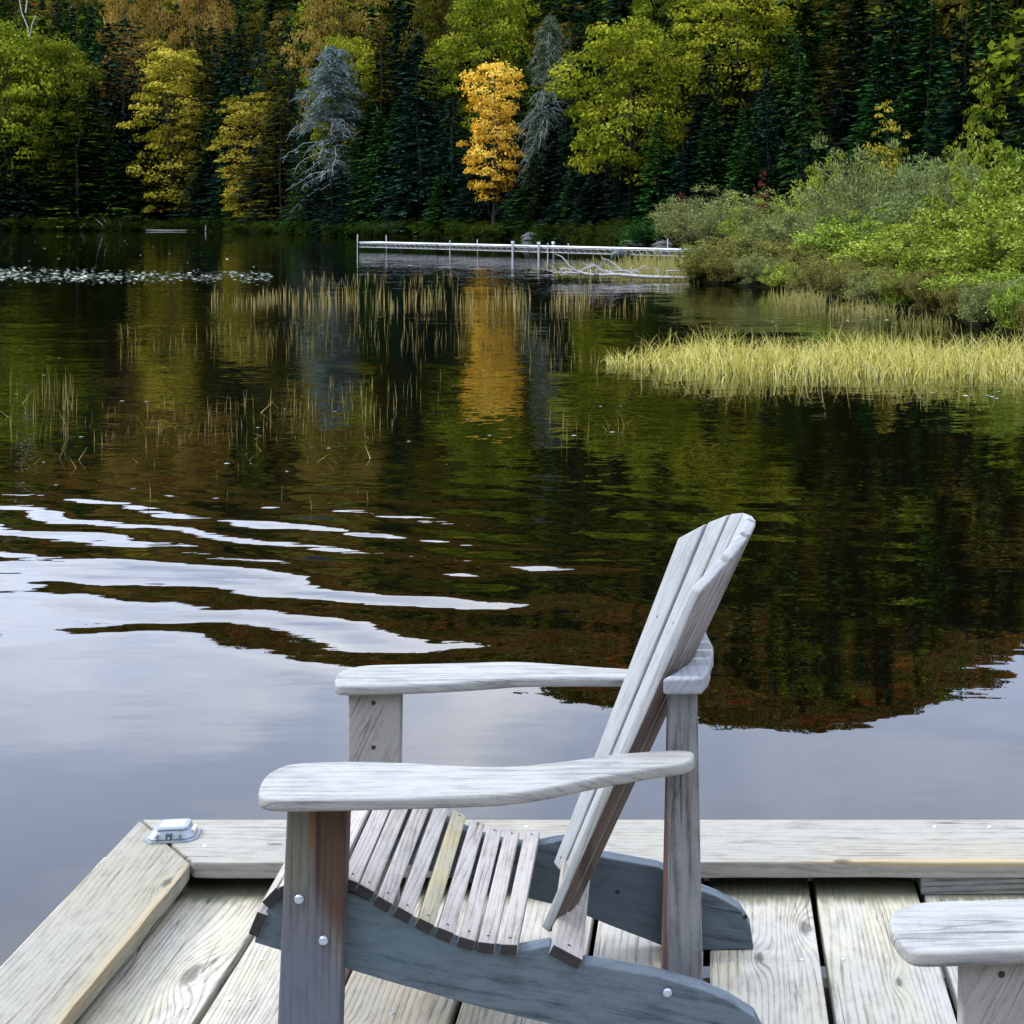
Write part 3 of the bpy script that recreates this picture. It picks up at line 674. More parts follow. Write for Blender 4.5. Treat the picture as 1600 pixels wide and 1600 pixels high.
M['pad'] = leaf('lily_pads', [(0.16, 0.21, 0.15), (0.40, 0.48, 0.40), (0.90, 1.0, 0.88)], 0.1)  # pale tones stand in for sky glint on pads and leaf scraps

# ------------------------------------------------------------------ tree prototypes
def wobble_line(p0, p1, n, amp):
    t = np.linspace(0, 1, n)[:, None]; pts = np.array(p0) * (1 - t) + np.array(p1) * t
    k = rng.normal(size=(n, 3)) * amp; k[0] = 0; return pts + np.cumsum(k, 0) * 0.5
def trunk_geo(Hh, r0, lean_=0.02):
    g = Geo(); pts = wobble_line((0, 0, -0.5), (rng.normal() * lean_ * Hh, rng.normal() * lean_ * Hh, Hh), 8, 0.01 * Hh)
    g.tube(pts, np.linspace(r0, r0 * .12, 8), 7); return g, pts
def broadleaf(Hh=10, W=7, base=0.15, clumps=150, per=48, ls=0.15, shape='round', r0=None, cs=0.13):
    tg, tp = trunk_geo(Hh * 0.93, r0 or Hh * 0.014)
    g = Geo(); ph = rng.uniform(0, 6.28, 4)
    for i in range(clumps):
        u = (i + .5) / clumps; h = base + (1 - base) * (u if shape == 'column' else u ** .85)
        q = (h - base) / (1 - base)
        if shape == 'round': prof = math.sqrt(max(0.02, 1 - ((q - .42) / .60) ** 2)) * (1 if q > .42 else .80 + .2 * q / .42)
        elif shape == 'column': prof = math.sqrt(max(.05, 1 - ((q - .5) / .53) ** 4)) * (0.84 + .16 * math.sin(q * 11 + ph[0]))
        az = i * 2.39996 + rng.uniform(-.3, .3)
        lob = 1 + .20 * math.sin(az * 3 + ph[1] + q * 5) + .15 * math.sin(az * 2 + ph[2] - q * 9)
        inner = rng.random() < .18
        rad = W / 2 * prof * lob * (rng.uniform(.3, .7) if inner else rng.uniform(0.58, 1.02)); cr = W * cs * rng.uniform(.6, 1.3)
        cc = np.array([math.cos(az) * rad, math.sin(az) * rad, h * Hh - .5 * cr + rng.normal() * .15])
        if i % 6 == 0:
            k = min(6, max(1, int(h * 5))); tg.tube(wobble_line(tp[k], cc, 5, 0.012 * Hh), np.linspace(Hh * .004, Hh * .001, 5), 4)
        n = int(per * rng.uniform(.75, 1.25)); o = rvec(n); o[:, 2] = np.abs(o[:, 2]) * .95 - .12
        outd = np.array([math.cos(az), math.sin(az), .3]); o = unit(o + outd * .45)
        C = cc + o * cr * rng.uniform(.55, 1.1, (n, 1)) * np.array([1.15, 1.15, .75])
        nn = unit(o + rng.normal(size=(n, 3)) * .55 + np.array([0, 0, .5])); A = unit(np.cross(nn, rvec(n))); B = np.cross(nn, A)
        s = ls * rng.uniform(.6, 1.35, (n, 1))
        tint = np.clip(rng.normal(.42, .17, n) + rng.normal(0, .18) + .15 * q + .22 * o[:, 2], 0, 1)  # lighter toward crown top and clump tops: skylight put into leaf colour
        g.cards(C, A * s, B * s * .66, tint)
    return g, tg
def conifer(Hh=14, W=5, base=0.06, lev=40, per=7, cards=12, ls=0.24, droop=0.25, irregular=0.25, taper=0.85, hang=0.0):
    tg, tp = trunk_geo(Hh, Hh * 0.007, 0.006); g = Geo()
    for i in range(lev):
        h = base + (1 - base) * i / lev
        L = (W / 2) * (1 - h) ** taper * rng.uniform(1 - irregular, 1 + irregular * .4) + 0.12
        for j in range(per):
            if rng.random() < irregular * .35: continue
            az = j * 2 * PI / per + i * 1.1 + rng.uniform(-.3, .3); l = L * rng.uniform(.7, 1.1)
            d = np.array([math.cos(az), math.sin(az), 0.0]); sd_ = np.array([-d[1], d[0], 0.0])
            z0 = h * Hh + rng.uniform(-.15, .15)
            n = max(3, int(cards * (l / (W / 2)) + 2)); s = np.sqrt(rng.uniform(0.03, 1, n))
            zz = z0 + 0.10 * l * s - droop * l * s ** 2
            off = rng.uniform(-1, 1, n) * (0.30 * l * (1 - s * .75) + .05)
            C = d * (s * l)[:, None] + sd_ * off[:, None]; C[:, 2] += zz - np.abs(off) * .25
            dirs = unit(d + sd_ * (np.sign(off) * rng.uniform(.2, .9, n))[:, None] + np.array([0, 0, -.22 - hang]) + rng.normal(size=(n, 3)) * .15)
            nn = unit(np.array([0, 0, 1.0]) + rng.normal(size=(n, 3)) * .38); B = unit(np.cross(nn, dirs)); sz = ls * rng.uniform(.7, 1.35, (n, 1))
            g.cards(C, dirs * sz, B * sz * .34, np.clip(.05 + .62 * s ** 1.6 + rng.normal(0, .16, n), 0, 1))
            if hang:
                m_ = max(2, n // 2); k = rng.integers(0, n, m_); Ch = C[k] + np.array([0, 0, -ls * .7]); 
                A = np.tile([0, 0, 1.0], (m_, 1)) * ls * .9 + rng.normal(size=(m_, 3)) * .05; Bh = unit(np.cross(A, rvec(m_))) * ls * .16
                g.cards(Ch, A, Bh, np.clip(rng.normal(.5, .2, m_), 0, 1))
        if i % 2 == 0 and i < lev * .8:
            az = rng.uniform(0, 6.28); tg.tube([(0, 0, h * Hh), (math.cos(az) * L * .7, math.sin(az) * L * .7, h * Hh - .05 * L)], [Hh * .0022, Hh * .0008], 3)
    # leader
    n = 14; zs = rng.uniform(Hh * .95, Hh * 1.01, n); g.cards(np.stack([rng.normal(0, .04, n), rng.normal(0, .04, n), zs], 1), unit(rng.normal(size=(n, 3)) * .4 + [0, 0, 1]) * ls * .8, rvec(n) * ls * .2, rng.uniform(.4, 1, n))
    return g, tg
def draped(Hh=13, W=5.5, bare=0.62):
    """half dead pine hung with pale lichen: bare drooping limbs below, thin grey green sprays above"""
    tg, tp = trunk_geo(Hh, Hh * 0.008, 0.002); tg.mq[0][:] = 1; g = Geo()
    for i in range(90):
        h = 0.24 + 0.75 * (i + rng.random()) / 90; az = rng.uniform(0, 2 * PI); L = (W / 2) * (0.45 + .75 * math.sin(min(1, (1 - h) * 1.6) * PI / 2)) * rng.uniform(.6, 1.1)
        L *= 0.62 if h > 0.93 else 1.0
        t = np.linspace(0, 1, 7); dz = (0.22 * t - 0.75 * t ** 2) * L
        P_ = np.stack([math.cos(az + .0) * L * t, math.sin(az) * L * t, h * Hh + dz], 1) + np.cumsum(rng.normal(size=(7, 3)) * .045 * L, 0)
        P_[0] = (0, 0, h * Hh); tg.tube(P_, np.linspace(.036, .010, 7), 3)
        for k in range(6):
            s = rng.uniform(.25, 1); b = P_[int(s * 6)]; l2 = L * rng.uniform(.16, .36)
            e = b + np.array([rng.normal() * .5, rng.normal() * .5, -rng.uniform(.2, .9)]) * l2
            mid = (b + e) / 2 + np.array([0, 0, .12 * l2]); tg.tube([b, mid, e], [.013, .010, .005], 3)
        n = 100 if h > bare else 22
        n = int(n * .8); s = rng.uniform(.2, 1, n); b = P_[(s * 6).astype(int)]
        C = b + rng.normal(size=(n, 3)) * np.array([.22, .22, .14]) * (1.2 if h > bare else .8) + np.array([0, 0, -.12])
        A = unit(rng.normal(size=(n, 3)) * .5 + np.array([math.cos(az), math.sin(az), -.5])) * rng.uniform(.12, .30, (n, 1)); B = unit(np.cross(A, rvec(n))) * rng.uniform(.035, .07, (n, 1))
        g.cards(C, A, B, np.clip(rng.normal(.5, .25, n), 0, 1))
    return g, tg

PROTO = {}
def reg(key, fn, Hh, Wd):
    g, tg = fn; PROTO[key] = (g.mesh('crown', [M['green']]), tg.mesh('trunk', [M['bark'], M['bark']], True), Hh, Wd)
for k in range(3): reg('maple%d' % k, broadleaf(10, 8, 0.10, 120, 110, 0.115), 10, 8)
reg('mapleh', broadleaf(10, 8, 0.27, 120, 120, 0.115), 10, 8); reg('columnh', broadleaf(10, 4, 0.24, 90, 90, 0.095, 'column', cs=.17), 10, 4)
for k in range(2): reg('column%d' % k, broadleaf(10, 4, 0.10, 95, 90, 0.095, 'column', cs=.17), 10, 4)
for k in range(2): reg('cedar%d' % k, conifer(12, 5.2, .03, 34, 7, 15, .20, .10, .45, .55), 12, 5.2)
for k in range(4): reg('spruce%d' % k, conifer(14, 5.4, .04, 46, 8, 19, .22, .30 + .05 * k, .28, .8), 14, 5.4)
for k in range(2): reg('pine%d' % k, conifer(14, 6.5, .10, 30, 6, 17, .26, .02, .55, .55), 14, 6.5)
for k in range(2): reg('draped%d' % k, draped(), 13, 5.5)
reg('shag', conifer(14, 5.5, .04, 34, 6, 13, .22, .38, .4, .7, hang=.5), 14, 5.5)

def plant(key, x, ytop, d, w, mat, label, cat='tree', group=None, name=None, bark='bark', zb=None, rot=None, sink=0.0):
    """a tree whose top stands at picture height ytop, w pixels wide, at depth d"""
    cr, tr, Hh, Wd = PROTO[key]
    X = (x - PX) * d / F; gz = float(ground_z(X, d)) if zb is None else zb
    ztop = H - (ytop - PY) * d / F; hgt = max(0.4, ztop - gz + sink); sx = (w * d / F) / Wd; sz = hgt / Hh
    r = empty(name or {'s': 'spruce_tree', 'm': 'maple_tree', 'c': 'tree', 'p': 'pine_tree', 'd': 'dead_pine_tree'}[key[0]], (X, d, gz - sink), rng.uniform(0, 6.28) if rot is None else rot)
    r.scale = (sx, sx, sz); tag(r, label, cat, group)
    a = link('crown', cr, r); b = link('trunk', tr, r)
    for o, mt in ((a, M[mat]), (b, M[bark])):
        if len(o.material_slots): o.material_slots[0].link = 'OBJECT'; o.material_slots[0].material = mt
    return r
def SH(x): return float(lut(TH_D, math.degrees(math.atan((x - PX) / F)))) * math.cos(math.atan((x - PX) / F))
def HB(x): return float(lut(TH_H, math.degrees(math.atan((x - PX) / F)))) * math.cos(math.atan((x - PX) / F))

# (prototype, x, y of top, metres behind the hill foot, width px, material, label)
TREES = [
 ('maple0', 10, 40, 4, 170, 'ygreen', 'yellow green maple at the far left edge of the shore'),
 ('maple1', 85, 62, 7, 160, 'green', 'broad mid green maple over the dark left shore'),
 ('cedar0', 125, 150, 1, 185, 'cedar', 'dense green cedar column left of the tall yellow maple'),
 ('spruce0', 10, 190, 1, 120, 'spruce', 'dark spruce at the waterline under the left maple'),
 ('pine0', 195, 25, 14, 170, 'spruce', 'blue green pine behind and above the green cedar column'),
 ('column0', 266, 68, 3, 108, 'yellow', 'tall yellow green maple column over the left shore'),
 ('cedar1', 322, 100, 5, 110, 'olive', 'olive brown cedar right behind the tall yellow maple'),
 ('maple2', 205, -90, 24, 95, 'tan', 'tan orange birch crown at top left of the hillside'),
 ('maple0', 310, -95, 24, 100, 'tan', 'tan topped maple above the tall yellow maple'),
 ('pine1', 425, 42, 9, 105, 'olive', 'olive yellow pine with a pointed top left of the grey tree'),
 ('column1', 392, 152, 2, 110, 'yellow', 'bright yellow green maple low on the shore left of the grey tree'),
 ('cedar0', 438, 150, 4, 130, 'olive', 'brownish cedar between the low yellow maple and the grey tree'),
 ('draped0', 520, 72, 2, 130, 'lichen', 'pale grey lichen draped dead pine over the shore'),
 ('maple1', 530, -85, 22, 140, 'tan', 'large tan orange maple above the grey dead pine'),
 ('maple2', 545, 60, 12, 120, 'ygreen', 'green maple tucked behind the grey dead pine'),
 ('cedar1', 596, 20, 12, 110, 'olive', 'tall brown olive cedar right of the grey dead pine'),
 ('spruce1', 655, 50, 2, 165, 'spruce', 'big blue green spruce left of the golden tree'),
 ('spruce2', 590, 170, 2, 110, 'fir', 'dark fir at the shore between grey pine and big spruce'),
 ('shag', 705, 150, 4, 120, 'spruce', 'shaggy dark spruce crowding the golden tree from the left'),
 ('maple0', 765, -25, 16, 165, 'ygreen', 'yellow green maple high above the golden tree'),
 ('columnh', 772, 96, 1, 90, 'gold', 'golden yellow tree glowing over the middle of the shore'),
 ('draped1', 858, 25, 8, 82, 'lichen2', 'grey green draped pine between the golden tree and big maple'),
 ('draped0', 838, 165, 6, 70, 'lichen2', 'low pale dead pine right beside the golden tree'),
 ('mapleh', 985, 36, 3, 205, 'ygreen', 'big round yellow green maple right of centre'),
 ('spruce3', 930, -20, 16, 140, 'fir', 'green fir rising behind the big round maple'),
 ('maple2', 1150, -50, 18, 215, 'ygreen', 'yellow green maple crown high above the dark spruces'),
 ('spruce0', 1105, 85, 8, 130, 'spruce', 'dark spruce right of the big round maple'),
 ('spruce1', 1198, 108, 5, 95, 'spruce', 'slender dark spruce with a thin pointed tip'),
 ('spruce2', 1158, 165, 2, 85, 'fir', 'small fir in front of the slender dark spruce'),
 ('spruce3', 1257, 88, 4, 130, 'fir', 'green fir behind the red leaved sapling'),
 ('cedar0', 1335, -60, 12, 150, 'olive', 'olive brown cedar above the firs on the right'),
 ('spruce1', 1375, 58, 2, 185, 'fir', 'blue tipped fir behind the grey willow shrubs'),
 ('cedar1', 1300, 60, 10, 110, 'olive', 'second olive brown cedar lower and left of the first'),
 ('spruce2', 1448, -10, 4, 185, 'fir', 'tall fir right of the blue tipped fir'),
 ('spruce3', 1500, 30, 1, 185, 'spruce', 'dark tall spruce behind the yellow green sapling'),
 ('spruce0', 1555, -40, 5, 185, 'fir', 'tall dark fir near the right edge'),
 ('spruce2', 1612, 20, 2, 185, 'spruce', 'dark spruce cut by the right edge of the shore'),
 ('maple0', 1548, -30, 24, 75, 'yellow', 'yellow leaved maple glimpsed between the right hand firs'),
 ('pine0', 20, -80, 26, 170, 'green', 'green pine above the far left maple'),
 ('spruce3', 375, 20, 16, 110, 'spruce', 'dark spruce behind the pointed olive pine'),
 ('spruce1', 1040, 20, 14, 110, 'spruce', 'dark spruce between the two right hand maples'),
 ('spruce0', 330, 40, 22, 120, 'spruce', 'dark spruce between the tan maples high on the left'),
 ('maple1', 700, -60, 26, 120, 'olive', 'brown olive crown high above the big spruce'),
 ('maple2', 1040, -60, 26, 130, 'green', 'green crown high above the big round maple'),
 ('spruce1', 532, 262, 0.3, 120, 'spruce', 'small dark spruce right under the hanging limbs of the grey pine'),
 ('spruce3', 560, 300, 0.2, 70, 'fir', 'tiny fir at the waterline right of the grey pine'),
 ('spruce2', 480, 200, 1, 90, 'cedar', 'low green conifer under the grey dead pine'),
 ('spruce1', 895, 250, 1, 80, 'fir', 'low fir on the shore behind the far pier'),
 ('spruce3', 690, 270, 0.5, 90, 'fir', 'small green fir at the waterline behind the pier end'),
 ('spruce2', 805, 285, 0.5, 70, 'spruce', 'little dark spruce under the golden tree'),
]
for i, (k, x, yt, off, w, mt, lb) in enumerate(TREES):
    t_ = plant(k, x, yt, HB(x) + off, w, mt, lb, bark='deadwood' if k[0] == 'd' else 'bark', sink=.5)
for i in range(16):
    x = 868 + i * 13 + rng.uniform(-5, 5); plant(['spruce0', 'spruce2', 'spruce3'][i % 3], x, rng.uniform(235, 320), HB(x) + rng.uniform(.5, 7), rng.uniform(60, 100), 'spruce', 'low dark fir in the black shade behind the pier', group='low dark firs behind the pier')
for i, x in enumerate((1395, 1425, 1470, 1530, 1580, 1620, 1345, 1260)):
    plant('spruce%d' % (i % 4), x, [-60, -20, -75, -30, -80, -50, -30, 0][i], HB(x) + 12 + (i % 3) * 5, 195, ['spruce', 'fir'][i % 2], 'tall fir rising out of the frame on the upper right slope', group='tall firs on the upper right slope')
# filler stand between them
FL = [('fir', 'small fir in the dark stand along the far shore', 'small firs in the dark far shore stand'),
      ('spruce', 'dark spruce in the shaded stand along the far shore', 'dark spruces in the shaded far shore stand'),
      ('cedar', 'green cedar in the mixed stand along the far shore', 'green cedars in the far shore stand')]
for i in range(110):
    x = -60 + 1720 * (i + rng.random()) / 110; row = i % 3; d = HB(x) + [1.0, 7.0, 14.0][row] + rng.uniform(-.5, 3)
    yt = [rng.uniform(200, 300), rng.uniform(110, 210), rng.uniform(20, 120)][row]
    if row == 0 and (x > 1000): yt = rng.uniform(150, 260)
    f = FL[[1, 1, 0, 1, 2][rng.integers(5)]] if row else FL[[0, 1][rng.integers(2)]]
    plant(['spruce0', 'spruce1', 'spruce2', 'spruce3', 'shag'][rng.integers(5)], x, yt, d, rng.uniform(95, 150), f[0], f[1], group=f[2])

# ------------------------------------------------------------------ the wood further up the hill
def scatter(nm, lb, pts, pc):
    z = ground_z(pts[:, 0], pts[:, 1]) - 0.4
    me = bpy.data.meshes.new(nm); me.from_pydata([(x, y, zz) for (x, y), zz in zip(pts, z)], [], [])
    o = link(nm, me); tag(o, lb, 'forest', kind='stuff')
    ng = bpy.data.node_groups.new('forest_scatter', 'GeometryNodeTree')
    ng.interface.new_socket('Geometry', in_out='INPUT', socket_type='NodeSocketGeometry'); ng.interface.new_socket('Geometry', in_out='OUTPUT', socket_type='NodeSocketGeometry')
    N = ng.nodes.new; gi = N('NodeGroupInput'); go = N('NodeGroupOutput'); ip = N('GeometryNodeInstanceOnPoints'); ci = N('GeometryNodeCollectionInfo')
    ci.inputs[0].default_value = pc; ci.inputs['Separate Children'].default_value = True; ci.inputs['Reset Children'].default_value = True
    def rv(dt, a, b, seed):
        r = N('FunctionNodeRandomValue'); r.data_type = dt; i0 = {'FLOAT': (2, 3), 'FLOAT_VECTOR': (0, 1)}[dt]
        r.inputs[i0[0]].default_value = a; r.inputs[i0[1]].default_value = b; r.inputs['Seed'].default_value = seed
        return [s for s in r.outputs if s.enabled][0]
    L = ng.links.new
    L(gi.outputs[0], ip.inputs['Points']); L(ci.outputs[0], ip.inputs['Instance']); ip.inputs['Pick Instance'].default_value = True
    L(rv('FLOAT_VECTOR', (0, 0, 0), (0, 0, 6.28), 2), ip.inputs['Rotation']); L(rv('FLOAT', .75, 1.25, 3), ip.inputs['Scale']); L(ip.outputs[0], go.inputs[0])
    md = o.modifiers.new('scatter', 'NODES'); md.node_group = ng
def forest():
    pc = bpy.data.collections.new('forest_kinds'); up = bpy.data.collections.new('upper_forest_kinds')
    def low(key, g, tg, mt):
        n = g.mesh('forest_' + key, [M[mt]]); (up if key[0] == 'a' else pc).objects.link(bpy.data.objects.new('forest_' + key, n))
    for k, mt in enumerate(['olive', 'green', 'brown', 'olive', 'rust', 'brown', 'brown', 'orange']):
        g, tg = broadleaf(10, 8, .1, 70, 24, 0.27); low('a%d' % k, g, tg, mt)
    for o_ in (up.objects['forest_a0'], up.objects['forest_a1'], up.objects['forest_a3']): pc.objects.link(o_)
    for k, mt in enumerate(['spruce', 'fir', 'cedar', 'spruce', 'fir', 'spruce', 'cedar']):
        g, tg = conifer(14, 5.5, .05, 24, 6, 6, .5, .3, .3); low('b%d' % k, g, tg, mt)
    pts = []
    def fill(t0, t1, sp, r0, r1):
        d0 = r0
        for th in np.arange(t0, t1, 0.25):
            Dh = float(lut(TH_H, th)); d = Dh + r0 + rng.uniform(0, sp)
            while d < Dh + r1:
                if rng.random() < 0.42 * math.radians(1) * d / sp:
                    x = d * math.sin(math.radians(th)); y = d * math.cos(math.radians(th)); pts.append((x + rng.normal() * .8, y + rng.normal() * .8))
                d += sp * rng.uniform(.75, 1.25)
    fill(-36, 18, 5.0, 22, 256)
    fill(-36, -26.0, 5, 2, 22); fill(12, 24, 5, 3, 22); fill(-64, -36, 6, 3, 150); fill(-180, -64, 10, 6, 70); fill(18, 180, 7, 6, 60)  # includes unseen woods behind the camera, added to darken the chair's near faces
    pts = np.array(pts); dd = np.hypot(pts[:, 0], pts[:, 1]); r_ = dd - lut(TH_H, theta(pts[:, 0], pts[:, 1])); split = r_ > 95 + rng.normal(0, 10, len(r_))
    for nm, lb, q, col_ in (('forest', 'mixed autumn forest covering the hill above the shoreline trees', pts[~split], pc), ('upper_forest', 'brown and olive autumn woods on the upper hill seen in the lake reflection', pts[split], up)):
        scatter(nm, lb, q, col_)
    return len(pts)
print('forest trees', forest())

# ------------------------------------------------------------------ shrubs on the right bank
def shrub(Hh=3.0, W=3.4, clumps=230, per=52, ls=0.046, upright=0.4, asp=.42, stems=26, seedtint=0.12):
    g = Geo(); tg = Geo()
    tips = []
    for i in range(stems):
        az = rng.uniform(0, 2 * PI); sp = math.sqrt(rng.random()); e = np.array([math.cos(az) * sp * W * .46, math.sin(az) * sp * W * .46, Hh * (1 - .45 * sp ** 2) * rng.uniform(.8, 1.0)])
        t = np.linspace(0, 1, 6)[:, None]; b = np.array([math.cos(az) * .15 * W * sp, math.sin(az) * .15 * W * sp, -.2])
        P_ = b * (1 - t) + e * t; P_[:, :2] = b[:2] + (e[:2] - b[:2]) * t ** 1.5; P_ += np.cumsum(rng.normal(size=(6, 3)) * .02 * Hh, 0) * .5
        tg.tube(P_, np.linspace(.016, .004, 6), 3); tips.append(P_)
    for c in range(clumps):
        P_ = tips[rng.integers(len(tips))]; s = rng.uniform(1.4, 4.99); i = int(s); b = P_[i] * (1 - (s - i)) + P_[i + 1] * (s - i)
        o = rvec(1)[0] * rng.uniform(.08, .20) * W; o[2] = o[2] * .6
        cc = b + o; cc[2] = max(cc[2], .08); rr = rng.uniform(.09, .17) * W * .55
        tg.tube([b, (b + cc) / 2 + [0, 0, -.02], cc], [.006, .004, .002], 3)
        n = int(per * rng.uniform(.6, 1.4)); q = rvec(n)
        C = cc + q * rr * rng.uniform(.3, 1.0, (n, 1)); C[:, 2] = np.maximum(C[:, 2], .02)
        A = unit(q + rng.normal(size=(n, 3)) * .5 + [0, 0, upright]); B = unit(np.cross(A, rvec(n))); sz = ls * rng.uniform(.65, 1.4, (n, 1))
        g.cards(C, A * sz, B * sz * asp, np.clip(rng.normal(.45, .22, n) + rng.normal(0, seedtint), 0, 1))
    return g, tg
reg('bush0', shrub(3, 3.4, ls=.058), 3, 3.4); reg('bush1', shrub(3, 3.4, ls=.058), 3, 3.4)
reg('willow0', shrub(3, 3.4, 230, 56, .050, 1.0, .24, 40, .08), 3, 3.4); reg('willow1', shrub(3, 3.4, 230, 56, .050, 1.0, .24, 40, .08), 3, 3.4)
reg('low0', shrub(1.5, 3.4, 210, 56, .044, .3, .5, 34), 1.5, 3.4); reg('low1', shrub(1.5, 3.4, 210, 56, .044, .3, .5, 34), 1.5, 3.4)
g_, t_ = broadleaf(3.2, 1.5, .25, 46, 26, .042, 'column', r0=.025, cs=.14); reg('sapling', (g_, t_), 3.2, 1.5)
SHR = [
 ('willow0', 1135, 285, 88, 190, 'willow', 'grey green willow clump beyond the far pier end'),
 ('willow1', 1075, 305, 92, 120, 'willow', 'left end of the grey willow thicket by the pier'),
 ('bush0', 1015, 342, 98, 95, 'fir', 'low dark green bush at the shore left of the willows'),
 ('willow0', 1215, 300, 66, 170, 'alder', 'yellow olive shrub behind the tan bush'),
 ('willow1', 1290, 310, 60, 150, 'willow', 'grey olive shrub left of the tall willow mound'),
 ('willow0', 1350, 205, 62, 210, 'willow', 'tall grey willow mound in the middle of the bank'),
 ('willow1', 1455, 225, 60, 190, 'willow', 'grey willow right of the tall mound'),
 ('bush1', 1290, 250, 72, 110, 'alder', 'yellow green shrub behind the grey willow mound'),
 ('bush0', 1390, 215, 70, 120, 'ygreen', 'leafy shrub under the yellow sapling top'),
 ('bush1', 1510, 215, 64, 130, 'alder', 'olive green shrub at the foot of the dark firs'),
 ('low0', 1160, 372, 45.5, 190, 'gale', 'tan brown rounded bush at the tip of the bank'),
 ('low1', 1245, 385, 44, 130, 'gale', 'olive tan bush right of the tan rounded bush'),
 ('bush0', 1235, 330, 50, 150, 'willow', 'pale olive shrub rising behind the tan bush'),
 ('bush1', 1330, 335, 44, 170, 'alder', 'pale yellow green shrub in the middle of the bank'),
 ('low0', 1300, 402, 40.5, 120, 'gale', 'low tan green bush at the water in mid bank'),
 ('bush0', 1400, 345, 38, 170, 'alder', 'bright green shrub above the bank grasses'),
 ('low1', 1385, 420, 34.8, 160, 'gale', 'low olive bush leaning over the water'),
 ('low0', 1455, 428, 31.8, 150, 'gale', 'dark olive bush at the water behind the sedge'),
 ('bush1', 1500, 300, 36, 190, 'alder', 'tall bright green alder left of the largest one'),
 ('bush0', 1585, 215, 38, 230, 'alder', 'largest bright yellow green alder at the right edge'),
 ('bush1', 1560, 330, 31, 210, 'alder', 'leafy bright alder in front at the right edge'),
 ('bush0', 1480, 365, 33, 150, 'alder', 'mid height leafy alder over the olive bush'),
 ('low1', 1540, 425, 29.2, 190, 'alder', 'low leafy bush at the waterline on the right'),
 ('bush1', 1640, 270, 33, 220, 'alder', 'tall alder cut off by the right edge'),
 ('low0', 1610, 440, 26.8, 170, 'willow', 'low grey twiggy bush at the waterline far right'),
 ('bush0', 1430, 290, 48, 160, 'willow', 'grey olive shrub between willow mound and alders'),
 ('low1', 1120, 392, 47, 90, 'gale', 'small tan bush leaning over the water at the bank tip'),
]
for i in range(13):
    x = 1095 + i * 45; d = SH(x) + .35; lab = ['olive', 'tan', 'dull green'][i % 3]
    SHR.append((['low0', 'low1'][i % 2], x, 340 + (H - WZ - .62 - .1 * (i % 3)) * F / d, d, 88, ['gale', 'gale', 'willow', 'alder'][i % 4], None))
for (k, x, yt, d, w, mt, lb) in SHR:
    plant(k, x, yt - 4, d, w * 1.18, mt, lb or 'low marsh bush fringing the waterline of the right bank', 'bush', group=None if lb else 'low marsh bushes fringing the right bank', name='bush', zb=max(WZ + .05, min(WZ + .5, float(ground_z((x - PX) * d / F, d)))))
plant('sapling', 1383, 168, 64, 60, 'yellow', 'thin yellow leaved sapling top above the willow mound', 'tree', name='sapling_tree', zb=0)
plant('sapling', 1530, 128, 70, 62, 'ygreen', 'yellow green sapling standing before the dark firs', 'tree', name='sapling_tree', zb=0)
plant('sapling', 1192, 272, 72, 22, 'red', 'small red leaved sapling above the olive shrubs', 'tree', name='sapling_tree', zb=0)
plant('sapling', 1064, 303, 90, 16, 'red', 'tiny reddish sapling at the left end of the willows', 'tree', name='sapling_tree', zb=0)
for (x, d_, yt, w) in tuple((x_, .6 + (x_ * 7 % 5) * .5, 340 + (x_ * 13 % 9), 60 + x_ % 23) for x_ in range(-20, 1010, 37)) + ((360, 1, 340, 90), (470, 1, 343, 90), (590, 1, 346, 90), (870, 1, 350, 90), (915, 1, 352, 80), (1000, 1, 352, 80), (20, 1, 338, 110), (110, 1, 340, 90), (720, 1, 350, 70), (640, 1.2, 345, 110), (430, 1.2, 345, 100), (780, 1.2, 350, 110), (200, 1.0, 335, 90), (300, 1, 338, 70), (960, 1, 352, 60), (540, 1, 350, 90)):
    plant('low0', x, yt, SH(x) + d_, w, 'cedar', 'low green bush along the foot of the far shore', 'bush', group='low bushes along the far shore', name='bush', zb=WZ)

# ------------------------------------------------------------------ grasses
def blades(bx, by, hgt, wid, bend, az, z0, face_tint, seg=5, tilt=0.0):
    n = len(bx); t = np.linspace(0, 1, seg + 1)
    dirx, diry = np.cos(az), np.sin(az)
    ang = tilt + bend[:, None] * t[None] ** 1.3      # accumulated bend
    ds = hgt[:, None] / seg; dz = np.cumsum(np.cos(ang) * ds, 1) - np.cos(ang[:, :1]) * ds; dr = np.cumsum(np.sin(ang) * ds, 1) - np.sin(ang[:, :1]) * ds
    cx = bx[:, None] + dr * dirx[:, None]; cy = by[:, None] + dr * diry[:, None]; cz = z0 + dz
    w = wid[:, None] * (1 - t[None] * .85) / 2
    sa = rng.uniform(-.5, .5, n); sx, sy = np.cos(sa), np.sin(sa)     # blade width faces roughly sideways
    Lp = np.stack([cx - w * sx[:, None], cy - w * sy[:, None], cz], 2); Rp = np.stack([cx + w * sx[:, None], cy + w * sy[:, None], cz], 2)
    V = np.stack([Lp, Rp], 2).reshape(-1, 3); m = 2 * (seg + 1)
    q = np.array([(2 * j, 2 * j + 1, 2 * j + 3, 2 * j + 2) for j in range(seg)])
    Q = (np.arange(n)[:, None, None] * m + q[None]).reshape(-1, 4)
    return V, Q, np.repeat(face_tint, seg)
def grass_obj(name, label, mat, parts, cat='grass'):
    g = Geo()
    for V, Q, r in parts: g.quads(V, Q, r)
    return tag(link(name, g.mesh(name, [M[mat]])), label, cat, kind='stuff')
